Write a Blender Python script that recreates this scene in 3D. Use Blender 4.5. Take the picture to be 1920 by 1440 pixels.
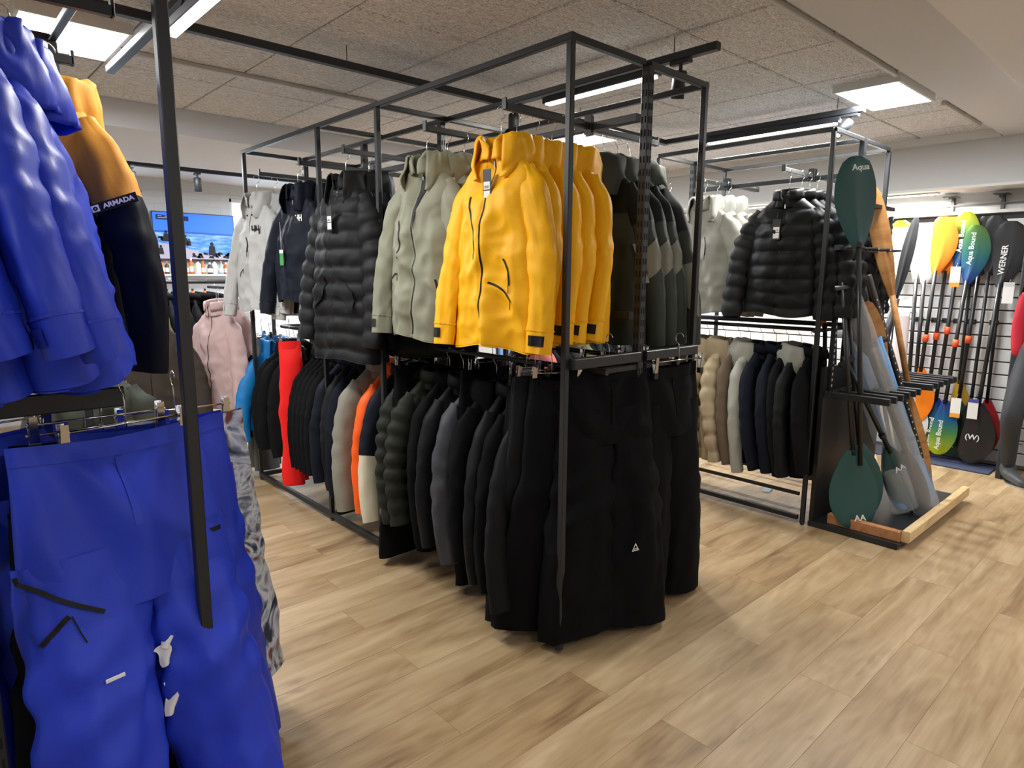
import bpy, math, random
from math import sin, cos, pi, exp, sqrt
from mathutils import Vector, Matrix, noise
for o in list(bpy.data.objects): bpy.data.objects.remove(o)
SC = bpy.context.scene
COL = SC.collection
# ---------------- camera ----------------
F, YAW, PITCH, ROLL = 1229.53, math.radians(42.514), math.radians(9.329), math.radians(0.393)
fw = Vector((sin(YAW)*cos(PITCH), cos(YAW)*cos(PITCH), -sin(PITCH)))
r0 = Vector((cos(YAW), -sin(YAW), 0)); u0 = r0.cross(fw)
rr = cos(ROLL)*r0 + sin(ROLL)*u0; uu = -sin(ROLL)*r0 + cos(ROLL)*u0
cd = bpy.data.cameras.new('camera'); cam = bpy.data.objects.new('camera', cd); COL.objects.link(cam)
cd.sensor_width = 36; cd.lens = F/1920*36; cd.clip_start = 0.05; cd.clip_end = 100
cam.matrix_world = Matrix(((rr.x, uu.x, -fw.x, 0), (rr.y, uu.y, -fw.y, 0), (rr.z, uu.z, -fw.z, 1.5), (0, 0, 0, 1)))
SC.camera = cam
# ---------------- world, exposure ----------------
w = bpy.data.worlds.new('sky'); SC.world = w; w.use_nodes = True
bg = w.node_tree.nodes['Background']; bg.inputs[0].default_value = (0.72, 0.85, 1.0, 1); bg.inputs[1].default_value = 4.5
SC.view_settings.view_transform = 'Standard'; SC.view_settings.look = 'None'
SC.view_settings.gamma = 1; SC.view_settings.use_curve_mapping = False
SC.view_settings.exposure = 0.25
def area(name, loc, size, watts, col=(1, 0.97, 0.92), rot=(0, 0, 0), spread=180):
    l = bpy.data.lights.new(name, 'AREA'); l.shape = 'RECTANGLE'; l.size = size[0]; l.size_y = size[1]
    l.energy = watts; l.color = col; l.spread = math.radians(spread)
    o = bpy.data.objects.new(name, l); o.location = loc; o.rotation_euler = rot; COL.objects.link(o); return o
# troffer lights of the ceiling grid (in view and on behind the camera)
TROF = [((4.39, 1.545), (0.58, 0.33), 34), ((0.66, 3.75), (0.40, 0.50), 26), ((0.12, 3.75), (0.45, 0.50), 18), ((3.95, 3.72), (0.58, 0.58), 66)]
for (x, y), s, e in TROF: area('panel_light', (x, y, 2.552), (s[0]-.02, s[1]-.02), e, (0.97, 0.98, 1.0))
for x, y, e in [(0.5, -0.9, 17), (3.6, -1.0, 19), (5.6, -0.6, 17), (2.0, -2.4, 14), (-1.2, 1.3, 12), (1.6, 6.0, 62), (3.4, 6.6, 60), (5.0, 5.6, 40), (-1.2, 5.6, 26)]:
    area('panel_light', (x, y, 2.42), (0.6, 0.6), e, (0.97, 0.98, 1.0))
# ---------------- materials ----------------
MATS = {}
def lin(c):
    return tuple(((v/255)/12.92 if v/255 <= 0.04045 else ((v/255+0.055)/1.055)**2.4) for v in c)
def mat(name, col, rough=0.6, metal=0.0, emit=None, es=0, bump=0, bscale=60, spec=0.5, stretch=None, sheen=0, alpha=1, trans=0, var=0, vscale=3):
    if name in MATS: return MATS[name]
    m = bpy.data.materials.new(name); m.use_nodes = True; nt = m.node_tree; b = nt.nodes['Principled BSDF']
    c = lin(col) + (1,)
    b.inputs['Base Color'].default_value = c; b.inputs['Roughness'].default_value = rough; b.inputs['Metallic'].default_value = metal
    b.inputs['Specular IOR Level'].default_value = spec
    if sheen: b.inputs['Sheen Weight'].default_value = sheen; b.inputs['Sheen Roughness'].default_value = .5
    if emit: b.inputs['Emission Color'].default_value = lin(emit)+(1,); b.inputs['Emission Strength'].default_value = es
    if alpha < 1: b.inputs['Alpha'].default_value = alpha
    if trans: b.inputs['Transmission Weight'].default_value = trans
    tc = nt.nodes.new('ShaderNodeTexCoord')
    if var:
        n = nt.nodes.new('ShaderNodeTexNoise'); n.inputs['Scale'].default_value = vscale; n.inputs['Detail'].default_value = 4
        nt.links.new(tc.outputs['Object'], n.inputs['Vector'])
        r = nt.nodes.new('ShaderNodeMapRange'); r.inputs[1].default_value = .3; r.inputs[2].default_value = .7; r.inputs[3].default_value = 1-var; r.inputs[4].default_value = 1+var
        nt.links.new(n.outputs[0], r.inputs[0])
        h = nt.nodes.new('ShaderNodeHueSaturation'); h.inputs['Color'].default_value = c; nt.links.new(r.outputs[0], h.inputs['Value']); nt.links.new(h.outputs[0], b.inputs['Base Color'])
    if bump:
        mp = nt.nodes.new('ShaderNodeMapping'); nt.links.new(tc.outputs['Object'], mp.inputs[0])
        if stretch: mp.inputs['Scale'].default_value = stretch
        n = nt.nodes.new('ShaderNodeTexNoise'); n.inputs['Scale'].default_value = bscale; n.inputs['Detail'].default_value = 6
        nt.links.new(mp.outputs[0], n.inputs['Vector'])
        bp = nt.nodes.new('ShaderNodeBump'); bp.inputs['Strength'].default_value = bump; bp.inputs['Distance'].default_value = .01
        nt.links.new(n.outputs[0], bp.inputs['Height']); nt.links.new(bp.outputs[0], b.inputs['Normal'])
    MATS[name] = m; return m
def fabric(name, col, rough=.75, wr=.35, sheen=0.0, weave=.12, spec=.3):
    """cloth: fine weave plus soft creases as bump"""
    if name in MATS: return MATS[name]
    m = mat(name, col, rough, spec=spec, sheen=sheen); nt = m.node_tree; b = nt.nodes['Principled BSDF']
    tc = nt.nodes.new('ShaderNodeTexCoord')
    mp = nt.nodes.new('ShaderNodeMapping'); mp.inputs['Scale'].default_value = (1.0, 1.0, .45); nt.links.new(tc.outputs['Object'], mp.inputs[0])
    n1 = nt.nodes.new('ShaderNodeTexNoise'); n1.noise_type = 'RIDGED_MULTIFRACTAL'; n1.inputs['Scale'].default_value = 5.5; n1.inputs['Detail'].default_value = 3; n1.inputs['Distortion'].default_value = .8; n1.inputs['Roughness'].default_value = .45
    n2 = nt.nodes.new('ShaderNodeTexNoise'); n2.inputs['Scale'].default_value = 420; n2.inputs['Detail'].default_value = 2
    nt.links.new(mp.outputs[0], n1.inputs['Vector']); nt.links.new(tc.outputs['Object'], n2.inputs['Vector'])
    b1 = nt.nodes.new('ShaderNodeBump'); b1.inputs['Strength'].default_value = min(1, wr*1.9); b1.inputs['Distance'].default_value = .016
    b2 = nt.nodes.new('ShaderNodeBump'); b2.inputs['Strength'].default_value = weave; b2.inputs['Distance'].default_value = .002
    nt.links.new(n1.outputs[0], b1.inputs['Height']); nt.links.new(n2.outputs[0], b2.inputs['Height'])
    nt.links.new(b1.outputs[0], b2.inputs['Normal']); nt.links.new(b2.outputs[0], b.inputs['Normal'])
    r = nt.nodes.new('ShaderNodeMapRange'); r.inputs[3].default_value = .86; r.inputs[4].default_value = 1.14; nt.links.new(n2.outputs[0], r.inputs[0])
    h = nt.nodes.new('ShaderNodeHueSaturation'); h.inputs['Color'].default_value = lin(col)+(1,); nt.links.new(r.outputs[0], h.inputs['Value']); nt.links.new(h.outputs[0], b.inputs['Base Color'])
    return m
STEEL = mat('black_powder_steel', (31, 33, 36), .45, spec=.5, bump=.04, bscale=300)
CHROME = mat('chrome', (205, 205, 205), .18, 1)
BLACKP = mat('black_plastic', (26, 26, 28), .4)
WHITE = mat('white_paint', (222, 222, 220), .6, bump=.05, bscale=90)
TRIMB = fabric('black_trim', (20, 20, 22), .6, .1)
LABEL = mat('white_card', (232, 232, 230), .6)
TAGB = mat('black_card', (34, 34, 36), .5)
GLOW = mat('lamp_diffuser', (255, 255, 255), .5, emit=(255, 255, 250), es=9)
SPOTG = mat('spot_lens', (255, 255, 240), .5, emit=(255, 250, 225), es=14)
# ---------------- mesh helpers ----------------
def me(name, verts, faces, mats, smooth=False, mi=None):
    m = bpy.data.meshes.new(name); m.from_pydata([tuple(v) for v in verts], [], faces)
    for x in (mats if isinstance(mats, (list, tuple)) else [mats]): m.materials.append(x)
    if smooth: m.polygons.foreach_set('use_smooth', [True]*len(m.polygons))
    if mi: m.polygons.foreach_set('material_index', mi)
    m.update(); return m
def ob(name, mesh, parent=None, loc=(0, 0, 0), rot=(0, 0, 0)):
    o = bpy.data.objects.new(name, mesh); COL.objects.link(o); o.location = loc; o.rotation_euler = rot
    if parent: o.parent = parent
    return o
def tag(o, label=None, cat=None, group=None, kind=None):
    if label: o['label'] = label
    if cat: o['category'] = cat
    if group: o['group'] = group
    if kind: o['kind'] = kind
    return o
def thing(name, label, cat, loc=(0, 0, 0), rz=0, group=None, rot=None):
    o = bpy.data.objects.new(name, None); o.empty_display_size = .1; COL.objects.link(o); o.location = loc
    o.rotation_euler = rot if rot else (0, 0, rz)
    return tag(o, label, cat, group)
class MB:
    def __init__(s): s.v = []; s.f = []; s.mi = []
    def add(s, vs, fs, mi=0):
        n = len(s.v); s.v += [tuple(v) for v in vs]; s.f += [tuple(i+n for i in f) for f in fs]; s.mi += [mi]*len(fs); return s
    def box(s, a, b, mi=0):
        x0, y0, z0 = a; x1, y1, z1 = b
        return s.add([(x0, y0, z0), (x1, y0, z0), (x1, y1, z0), (x0, y1, z0), (x0, y0, z1), (x1, y0, z1), (x1, y1, z1), (x0, y1, z1)],
            [(3, 2, 1, 0), (4, 5, 6, 7), (0, 1, 5, 4), (1, 2, 6, 5), (2, 3, 7, 6), (3, 0, 4, 7)], mi)
    def bbox(s, a, b, c=.003, mi=0):
        """chamfered bar"""
        lo = Vector([min(a[i], b[i]) for i in range(3)]); hi = Vector([max(a[i], b[i]) for i in range(3)])
        d = hi-lo; ax = max(range(3), key=lambda i: d[i]); o = [i for i in range(3) if i != ax]
        c = min(c, d[o[0]]*.45, d[o[1]]*.45)
        if c <= 0: return s.box(tuple(lo), tuple(hi), mi)
        prof = []
        for (i, j, k) in ((0, 0, 0), (1, 0, 1), (1, 1, 2), (0, 1, 3)):
            X = lo[o[0]] if i == 0 else hi[o[0]]; Y = lo[o[1]] if j == 0 else hi[o[1]]
            sx = 1 if i == 0 else -1; sy = 1 if j == 0 else -1
            p1 = (X+sx*c, Y); p2 = (X, Y+sy*c)
            prof += [p2, p1] if k in (0, 2) else [p1, p2]
        vs = []
        for e in (lo[ax], hi[ax]):
            for p in prof:
                q = [0, 0, 0]; q[ax] = e; q[o[0]] = p[0]; q[o[1]] = p[1]; vs.append(tuple(q))
        n = 8; fs = [(i, (i+1) % n, n+(i+1) % n, n+i) for i in range(n)] + [tuple(range(n))[::-1], tuple(range(n, 2*n))]
        if ax == 1: fs = [f[::-1] for f in fs]
        return s.add(vs, fs, mi)
    def tube(s, pts, r, n=8, cap=True, mi=0, flat=1.0):
        pts = [Vector(p) for p in pts]; rs = r if isinstance(r, (list, tuple)) else [r]*len(pts)
        vs = []; up = None
        for i, p in enumerate(pts):
            t = (pts[min(i+1, len(pts)-1)]-pts[max(i-1, 0)]).normalized()
            if up is None: up = Vector((0, 0, 1)) if abs(t.z) < .9 else Vector((0, 1, 0))
            a = t.cross(up).normalized(); b = a.cross(t).normalized(); up = b
            for k in range(n):
                th = 2*pi*k/n; vs.append(p + a*cos(th)*rs[i] + b*sin(th)*rs[i]*flat)
        fs = [(i*n+k, i*n+(k+1) % n, (i+1)*n+(k+1) % n, (i+1)*n+k) for i in range(len(pts)-1) for k in range(n)]
        if cap: fs += [tuple(range(n))[::-1], tuple(range((len(pts)-1)*n, len(pts)*n))]
        return s.add(vs, fs, mi)
    def cyl(s, a, b, r, n=12, mi=0): return s.tube([a, b], r, n, True, mi)
    def grid(s, f, nu, nv, closed=False, mi=0, flip=False):
        vs = [f(i/nu if closed else i/nu, j/nv) for j in range(nv+1) for i in range(nu if closed else nu+1)]
        W = nu if closed else nu+1; fs = []; mis = []
        for j in range(nv):
            for i in range(nu):
                q = (j*W+i, j*W+(i+1) % W, (j+1)*W+(i+1) % W, (j+1)*W+i)
                fs.append(q[::-1] if flip else q); mis.append(mi((i+.5)/nu, (j+.5)/nv) if callable(mi) else mi)
        n = len(s.v); s.v += [tuple(v) for v in vs]; s.f += [tuple(i+n for i in q) for q in fs]; s.mi += mis; return s
    def mesh(s, name, mats, smooth=False): return me(name, s.v, s.f, mats, smooth, s.mi)
    def ob(s, name, mats, parent=None, smooth=False, loc=(0, 0, 0), rot=(0, 0, 0)): return ob(name, s.mesh(name, mats, smooth), parent, loc, rot)
def text(name, s, size, m, parent, loc, rot, ext=.0006, shear=0, bold=0):
    c = bpy.data.curves.new(name, 'FONT'); c.body = s; c.size = size; c.extrude = ext; c.align_x = 'CENTER'; c.align_y = 'CENTER'; c.shear = shear; c.offset = bold
    c.resolution_u = 3
    o = bpy.data.objects.new('t', c); COL.objects.link(o); dg = bpy.context.evaluated_depsgraph_get()
    mm = bpy.data.meshes.new_from_object(o.evaluated_get(dg)); bpy.data.objects.remove(o); mm.materials.clear(); mm.materials.append(m)
    return ob(name, mm, parent, loc, rot)
def copytree(o, parent=None):
    c = o.copy(); COL.objects.link(c)
    if parent: c.parent = parent
    for ch in KIDS.get(o.name, []): copytree(ch, c)
    return c
KIDS = {}
def index_kids():
    KIDS.clear()
    for o in bpy.data.objects:
        if o.parent: KIDS.setdefault(o.parent.name, []).append(o)
# ================= SETTING =================
def struct(name, mb, m, parent=None, smooth=False):
    o = mb.ob(name, m, parent, smooth)
    if not parent: o['kind'] = 'structure'
    return o
# ---- floor
def wood_mat(name, base, dark, light, sc=(.9, 6, 6), rough=.42, grain=1.0):
    m = bpy.data.materials.new(name); m.use_nodes = True; nt = m.node_tree; N = nt.nodes; Lk = nt.links; b = N['Principled BSDF']
    tc = N.new('ShaderNodeTexCoord'); oi = N.new('ShaderNodeObjectInfo')
    ad = N.new('ShaderNodeVectorMath'); ad.operation = 'MULTIPLY_ADD'; cx = N.new('ShaderNodeCombineXYZ')
    Lk.new(oi.outputs['Random'], cx.inputs[0]); Lk.new(oi.outputs['Random'], cx.inputs[1]); Lk.new(oi.outputs['Random'], cx.inputs[2])
    Lk.new(cx.outputs[0], ad.inputs[0]); ad.inputs[1].default_value = (37, 91, 13); Lk.new(tc.outputs['Object'], ad.inputs[2])
    mp = N.new('ShaderNodeMapping'); mp.inputs['Scale'].default_value = sc; Lk.new(ad.outputs[0], mp.inputs[0])
    n1 = N.new('ShaderNodeTexNoise'); n1.inputs['Scale'].default_value = 1.1; n1.inputs['Detail'].default_value = 5; n1.inputs['Distortion'].default_value = .9; Lk.new(mp.outputs[0], n1.inputs['Vector'])
    mp2 = N.new('ShaderNodeMapping'); mp2.inputs['Scale'].default_value = (sc[0]*2.2, sc[1]*9, sc[2]*9); Lk.new(ad.outputs[0], mp2.inputs[0])
    n2 = N.new('ShaderNodeTexNoise'); n2.inputs['Scale'].default_value = 1.5; n2.inputs['Detail'].default_value = 4; Lk.new(mp2.outputs[0], n2.inputs['Vector'])
    # knots / cathedral grain
    mp3 = N.new('ShaderNodeMapping'); mp3.inputs['Scale'].default_value = (sc[0]*1.3, sc[1]*.75, 1); Lk.new(ad.outputs[0], mp3.inputs[0])
    n3 = N.new('ShaderNodeTexNoise'); n3.inputs['Scale'].default_value = 1.6; n3.inputs['Detail'].default_value = 2; Lk.new(mp3.outputs[0], n3.inputs['Vector'])
    wv = N.new('ShaderNodeMath'); wv.operation = 'MULTIPLY'; wv.inputs[1].default_value = 42; Lk.new(n3.outputs[0], wv.inputs[0])
    sn = N.new('ShaderNodeMath'); sn.operation = 'SINE'; Lk.new(wv.outputs[0], sn.inputs[0])
    cr = N.new('ShaderNodeValToRGB'); e = cr.color_ramp.elements
    e[0].position = .27; e[0].color = lin(dark)+(1,); e[1].position = .70; e[1].color = lin(light)+(1,)
    k = e.new(.45); k.color = lin(base)+(1,)
    sm = N.new('ShaderNodeMath'); sm.operation = 'MULTIPLY_ADD'; sm.inputs[1].default_value = .22*grain; Lk.new(n2.outputs[0], sm.inputs[0])
    s1 = N.new('ShaderNodeMath'); s1.operation = 'MULTIPLY'; s1.inputs[1].default_value = .78; Lk.new(n1.outputs[0], s1.inputs[0]); Lk.new(s1.outputs[0], sm.inputs[2])
    s3 = N.new('ShaderNodeMath'); s3.operation = 'MULTIPLY_ADD'; s3.inputs[1].default_value = .03*grain; Lk.new(sn.outputs[0], s3.inputs[0]); Lk.new(sm.outputs[0], s3.inputs[2])
    s4 = N.new('ShaderNodeMath'); s4.operation = 'MULTIPLY_ADD'; s4.inputs[1].default_value = .05; Lk.new(oi.outputs['Random'], s4.inputs[0]); Lk.new(s3.outputs[0], s4.inputs[2])
    s5 = N.new('ShaderNodeMath'); s5.operation = 'SUBTRACT'; s5.inputs[1].default_value = .025; Lk.new(s4.outputs[0], s5.inputs[0])
    Lk.new(s5.outputs[0], cr.inputs[0])
    # dark knots
    vo = N.new('ShaderNodeTexNoise'); vo.inputs['Scale'].default_value = 2.3; vo.inputs['Detail'].default_value = 3
    mp4 = N.new('ShaderNodeMapping'); mp4.inputs['Scale'].default_value = (1.6, 4.6, 1); Lk.new(ad.outputs[0], mp4.inputs[0]); Lk.new(mp4.outputs[0], vo.inputs['Vector'])
    kr = N.new('ShaderNodeMapRange'); kr.inputs[1].default_value = .68; kr.inputs[2].default_value = .78; kr.inputs[3].default_value = 0; kr.inputs[4].default_value = .55*grain; Lk.new(vo.outputs[0], kr.inputs[0])
    mx = N.new('ShaderNodeMixRGB'); mx.inputs[2].default_value = lin((96, 72, 50))+(1,); Lk.new(kr.outputs[0], mx.inputs[0]); Lk.new(cr.outputs[0], mx.inputs[1])
    Lk.new(mx.outputs[0], b.inputs['Base Color'])
    b.inputs['Roughness'].default_value = rough; b.inputs['Specular IOR Level'].default_value = .4
    bp = N.new('ShaderNodeBump'); bp.inputs['Strength'].default_value = .12; bp.inputs['Distance'].default_value = .002; Lk.new(n2.outputs[0], bp.inputs['Height']); Lk.new(bp.outputs[0], b.inputs['Normal'])
    return m
OAK = wood_mat('oak_vinyl', (152, 127, 92), (116, 90, 62), (180, 157, 123))
GROUT = mat('plank_joint', (96, 76, 56), .8)
floor = struct('floor', MB().box((-3.2, -3.2, -.1), (6.6, 8.2, -.004)), GROUT)
PW, PL = .2, 1.25
plank_me = MB().bbox((.0006, .0005, -.004), (PL-.0006, PW-.0005, 0), .0006).mesh('plank', OAK)
rng = random.Random(5); npl = 0
def inview(p, m=40):
    d = Vector(p)-Vector((0, 0, 1.5)); z = d.dot(fw)
    if z < .1: return False
    x_, y_ = 960+F*d.dot(rr)/z, 720-F*d.dot(uu)/z
    return -m < x_ < 1920+m and -m < y_ < 1440+m
for r in range(41):
    y = .15 + r*PW
    x = -1.0 - (r*.47 % 1.0)*PL + rng.random()*.15
    while x < 6.45:
        # keep the planks that the photograph shows
        vis = any(inview((x+a*PL, y+b*PW, 0)) for a in (0, .25, .5, .75, 1) for b in (0, 1))
        if vis and npl < 300:
            p = ob('plank', plank_me, floor, (x, y, 0)); npl += 1
        x += PL
rest = MB()
rest.box((-3.2, -3.2, -.004), (6.6, 8.2, -.0012))
tag(rest.ob('plank_field', OAK, floor), kind='stuff')
# ---- ceiling
def tile_mat():
    m = bpy.data.materials.new('wood_wool_tile'); m.use_nodes = True; nt = m.node_tree; N = nt.nodes; Lk = nt.links; b = N['Principled BSDF']
    tc = N.new('ShaderNodeTexCoord'); oi = N.new('ShaderNodeObjectInfo')
    va = N.new('ShaderNodeVectorMath'); va.operation = 'ADD'; Lk.new(tc.outputs['Object'], va.inputs[0]); Lk.new(oi.outputs['Location'], va.inputs[1])
    mp = N.new('ShaderNodeMapping'); mp.inputs['Scale'].default_value = (30, 90, 40); mp.inputs['Rotation'].default_value = (0, 0, .4); Lk.new(va.outputs[0], mp.inputs[0])
    n = N.new('ShaderNodeTexNoise'); n.inputs['Scale'].default_value = 1; n.inputs['Detail'].default_value = 4; n.inputs['Distortion'].default_value = 2.5; Lk.new(mp.outputs[0], n.inputs['Vector'])
    cr = N.new('ShaderNodeValToRGB'); e = cr.color_ramp.elements; e[0].position = .36; e[0].color = lin((168, 168, 172))+(1,); e[1].position = .6; e[1].color = lin((240, 241, 244))+(1,)
    Lk.new(n.outputs[0], cr.inputs[0]); Lk.new(cr.outputs[0], b.inputs['Base Color']); b.inputs['Roughness'].default_value = .95
    bp = N.new('ShaderNodeBump'); bp.inputs['Strength'].default_value = .5; bp.inputs['Distance'].default_value = .005; Lk.new(n.outputs[0], bp.inputs['Height']); Lk.new(bp.outputs[0], b.inputs['Normal'])
    return m
TILE = tile_mat()
TW, TD, TZ = .61, .78, 2.6
PLAST = mat('ceiling_plaster', (216, 218, 222), .8, bump=.15, bscale=160)
ceil = struct('ceiling', MB().box((-3.2, -3.2, 2.64), (6.6, 8.2, 2.74)), mat('joint_shadow', (54, 52, 50), .9))  # dark slab showing through the joints between the tiles
def tilem(w_, d_):
    mb = MB(); c = .006; g = .005
    vs = [(g, g, .03), (w_-g, g, .03), (w_-g, d_-g, .03), (g, d_-g, .03), (g, g, c), (w_-g, g, c), (w_-g, d_-g, c), (g, d_-g, c), (g+c, g+c, 0), (w_-g-c, g+c, 0), (w_-g-c, d_-g-c, 0), (g+c, d_-g-c, 0)]
    fs = [(0, 1, 2, 3)] + [(i, 4+i, 4+(i+1) % 4, (i+1) % 4) for i in range(4)] + [(4+i, 8+i, 8+(i+1) % 4, 4+(i+1) % 4) for i in range(4)] + [(11, 10, 9, 8)]
    return mb.add(vs, fs).mesh('ceiling_tile', TILE)
tA, tB = tilem(TW, TD), tilem(TW, .53)
x = 2.119 - 7*TW
while x < 6.3:
    ob('ceiling_tile', tB, ceil, (x, 1.31, TZ))
    for k in range(4): ob('ceiling_tile', tA, ceil, (x, 1.84+k*TD, TZ))
    x += TW
# soffits
struct('trim_1', MB().box((-3.2, .875, 2.55), (6.12, 1.30, 2.64)), PLAST)
struct('trim_2', MB().box((-3.2, -3.2, 2.48), (6.12, .872, 2.64)), mat('ceiling_plaster_pale', (236, 238, 242), .8, bump=.1, bscale=160))
struct('trim_3', MB().box((-3.2, 4.965, 2.43), (6.1, 6.35, 2.64)), PLAST)
struct('trim_4', MB().box((-3.2, 6.35, 2.52), (6.1, 8.0, 2.64)), WHITE)
struct('trim_5', MB().box((6.12, -3.0, 2.19), (6.46, 8.0, 2.64)), mat('bulkhead_paint', (206, 206, 204), .65, bump=.04, bscale=60))
struct('trim_6', MB().box((6.04, 1.31, 2.55), (6.12, 8.0, 2.6)), WHITE)
struct('trim_7', MB().box((6.02, -3.0, 2.185), (6.12, 8, 2.205)), WHITE)
CONDW = mat('conduit_white', (190, 188, 184), .5)
for i, (xa, xb, y, z) in enumerate([(0.4, 4.05, 1.375, 2.585), (4.9, 5.75, 1.375, 2.585), (.4, 2.35, 3.86, 2.59)]):
    mb = MB(); mb.bbox((xa, y-.013, z-.013), (xb, y+.013, z+.01), .004)
    k = xa+.4
    while k < xb: mb.box((k, y-.02, z-.004), (k+.02, y+.02, z+.012)); k += .8
    tag(mb.ob('cable_conduit', CONDW), ['white cable conduit under the ceiling tiles beside the plain soffit', 'short white conduit between the right ceiling lamp and the paddle wall', 'white cable conduit on the ceiling between the two racks at left'][i], 'conduit')
# ---- walls
WB = mat('painted_brick', (206, 210, 214), .7)
def brickbump(m, sx, sz, axis):
    nt = m.node_tree; N = nt.nodes; b = N['Principled BSDF']; tc = N.new('ShaderNodeTexCoord'); sp = N.new('ShaderNodeSeparateXYZ'); cb = N.new('ShaderNodeCombineXYZ')
    nt.links.new(tc.outputs['Object'], sp.inputs[0]); nt.links.new(sp.outputs[axis], cb.inputs[0]); nt.links.new(sp.outputs['Z'], cb.inputs[1])
    br = N.new('ShaderNodeTexBrick'); br.inputs['Scale'].default_value = 1; br.inputs['Brick Width'].default_value = sx; br.inputs['Row Height'].default_value = sz; br.inputs['Mortar Size'].default_value = .006
    br.inputs['Mortar Smooth'].default_value = .5
    nt.links.new(cb.outputs[0], br.inputs['Vector'])
    bp = N.new('ShaderNodeBump'); bp.inputs['Strength'].default_value = .5; bp.inputs['Distance'].default_value = .006; bp.invert = True; nt.links.new(br.outputs['Fac'], bp.inputs['Height']); nt.links.new(bp.outputs[0], b.inputs['Normal'])
brickbump(WB, .23, .075, 'X')
# back wall at y=8 with three window openings
wb = MB(); Y0, Y1 = 8.0, 8.2
wins = [(-1.6, -.6), (1.2, 1.97), (2.87, 3.75)]
xs = -3.2
for a, b in wins: wb.box((xs, Y0, 0), (a, Y1, 2.6)); wb.box((a, Y0, 2.38), (b, Y1, 2.6)); wb.box((a, Y0, 0), (b, Y1, 1.0)); xs = b
wb.box((xs, Y0, 0), (6.6, Y1, 2.6))
struct('wall_back', wb, WB)
GL = mat('window_glass', (235, 245, 250), .02, trans=1, spec=.5)
for i, (a, b) in enumerate(wins):
    fr = MB(); t = .05
    for q in ((a, a+t, 1, 2.38), (b-t, b, 1, 2.38), (a, b, 1, 1+t), (a, b, 2.38-t, 2.38)): fr.bbox((q[0], 8.06, q[2]), (q[1], 8.12, q[3]), .006)
    wf = fr.ob('window_%d' % (i+1), WHITE); wf['kind'] = 'structure'
    MB().box((a+t, 8.085, 1+t), (b-t, 8.091, 2.38-t)).ob('pane', GL, wf)
struct('wall_left', MB().box((-3.2, -3.2, 0), (-3.0, 8.0, 2.64)), WHITE)
struct('wall_front', MB().box((-3.0, -3.2, 0), (6.6, -3.0, 2.48)), WHITE)
struct('wall_right', MB().box((6.45, -3.0, 0), (6.65, 8.0, 2.64)), mat('right_wall_paint', (212, 210, 207), .7))
# slatwall on the right wall (slats are parts)
SLW = mat('slatwall_white', (224, 224, 224), .45)
sw = MB().box((6.40, .2, .04), (6.45, 7.9, 2.0)).ob('slatwall_backing', mat('slat_groove', (70, 70, 70), .8)); sw['kind'] = 'structure'; sw.name = 'trim_8'
nz = 0; z = .04
slat = MB().bbox((-.022, 0, 0), (0, 7.7, .092), .004).mesh('slat', SLW)
while z < 1.95: ob('slat', slat, sw, (6.40, .2, z)); z += .102
struct('trim_9', MB().box((6.33, .2, 2.015), (6.45, 7.9, 2.04)), WHITE)
struct('trim_10', MB().box((6.42, .2, 2.09), (6.45, 7.9, 2.10)), mat('panel_joint', (120, 118, 114), .8))
# shelf brackets above the slatwall
bk = MB(); bk.bbox((-.03, -.012, -.06), (0, .012, .05), .002); bk.bbox((-.11, -.012, .03), (-.0, .012, .055), .002); bk.bbox((-.13, -.05, .055), (-.02, .05, .062), .002)
bkm = bk.mesh('wall_bracket', mat('bracket_grey', (92, 90, 88), .5))
for i, y in enumerate([1.66, 1.32, 1.1]):
    tag(ob('wall_bracket', bkm, None, (6.45, y, 2.1)), ['grey wall bracket above the white and orange paddles', 'grey wall bracket above the blue-green and black paddles', 'grey wall bracket nearest the right edge above the paddle wall'][i], 'bracket', 'shelf brackets above the slatwall')
# ================= LIGHT FITTINGS =================
for i, ((x, y), s, e) in enumerate(TROF):
    t = thing('ceiling_light', ['bright square ceiling lamp beside the soffit above the paddle rack', 'bright square ceiling lamp behind the top of the blue jackets', 'bright ceiling lamp at the left edge above the blue hoods', 'bright ceiling lamp glimpsed between yellow jackets and green jackets'][i], 'ceiling lamp', (x, y, 2.578))
    a, b = s[0]/2, s[1]/2; f = MB(); r = .014
    for q in ((-a-r, -a, -b-r, b+r), (a, a+r, -b-r, b+r), (-a, a, -b-r, -b), (-a, a, b, b+r)): f.box((q[0], q[2], -.02), (q[1], q[3], .04))
    f.ob('frame', WHITE, t); MB().box((-a, -b, -.012), (a, b, .03)).ob('diffuser', GLOW, t)
for (x, y) in [(0.5, -0.9), (3.6, -1.0), (5.6, -.6)]:
    pass
TRK = mat('track_black', (34, 36, 40), .5)
ZT = 2.49
trk = thing('lighting_track', 'black suspended lighting track running in a branched line under the ceiling tiles', 'lighting track', (0, 0, ZT))
YT = 3.06
def rail(a, b, w_=.02, h=.035): return MB().bbox((a[0]-w_ if a[0] == b[0] else a[0], a[1]-w_ if a[1] == b[1] else a[1], 0), (b[0]+w_ if a[0] == b[0] else b[0], b[1]+w_ if a[1] == b[1] else b[1], h), .003)
rail((-2.0, YT), (4.38, YT)).ob('rail', TRK, trk)
rail((2.75, 1.67), (2.75, YT-.02)).ob('rail', TRK, trk); rail((4.36, 1.64), (4.36, YT-.02)).ob('rail', TRK, trk); rail((.87, 1.0), (.87, 3.95)).ob('rail', TRK, trk)
for x, y in ((0, YT), (1.7, YT), (3.4, YT), (2.75, 1.9), (4.36, 1.8), (.87, 1.6), (.87, 3.7)):
    MB().cyl((x, y, .03), (x, y, .115), .0022, 6).ob('suspension_rod', TRK, trk)
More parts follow.
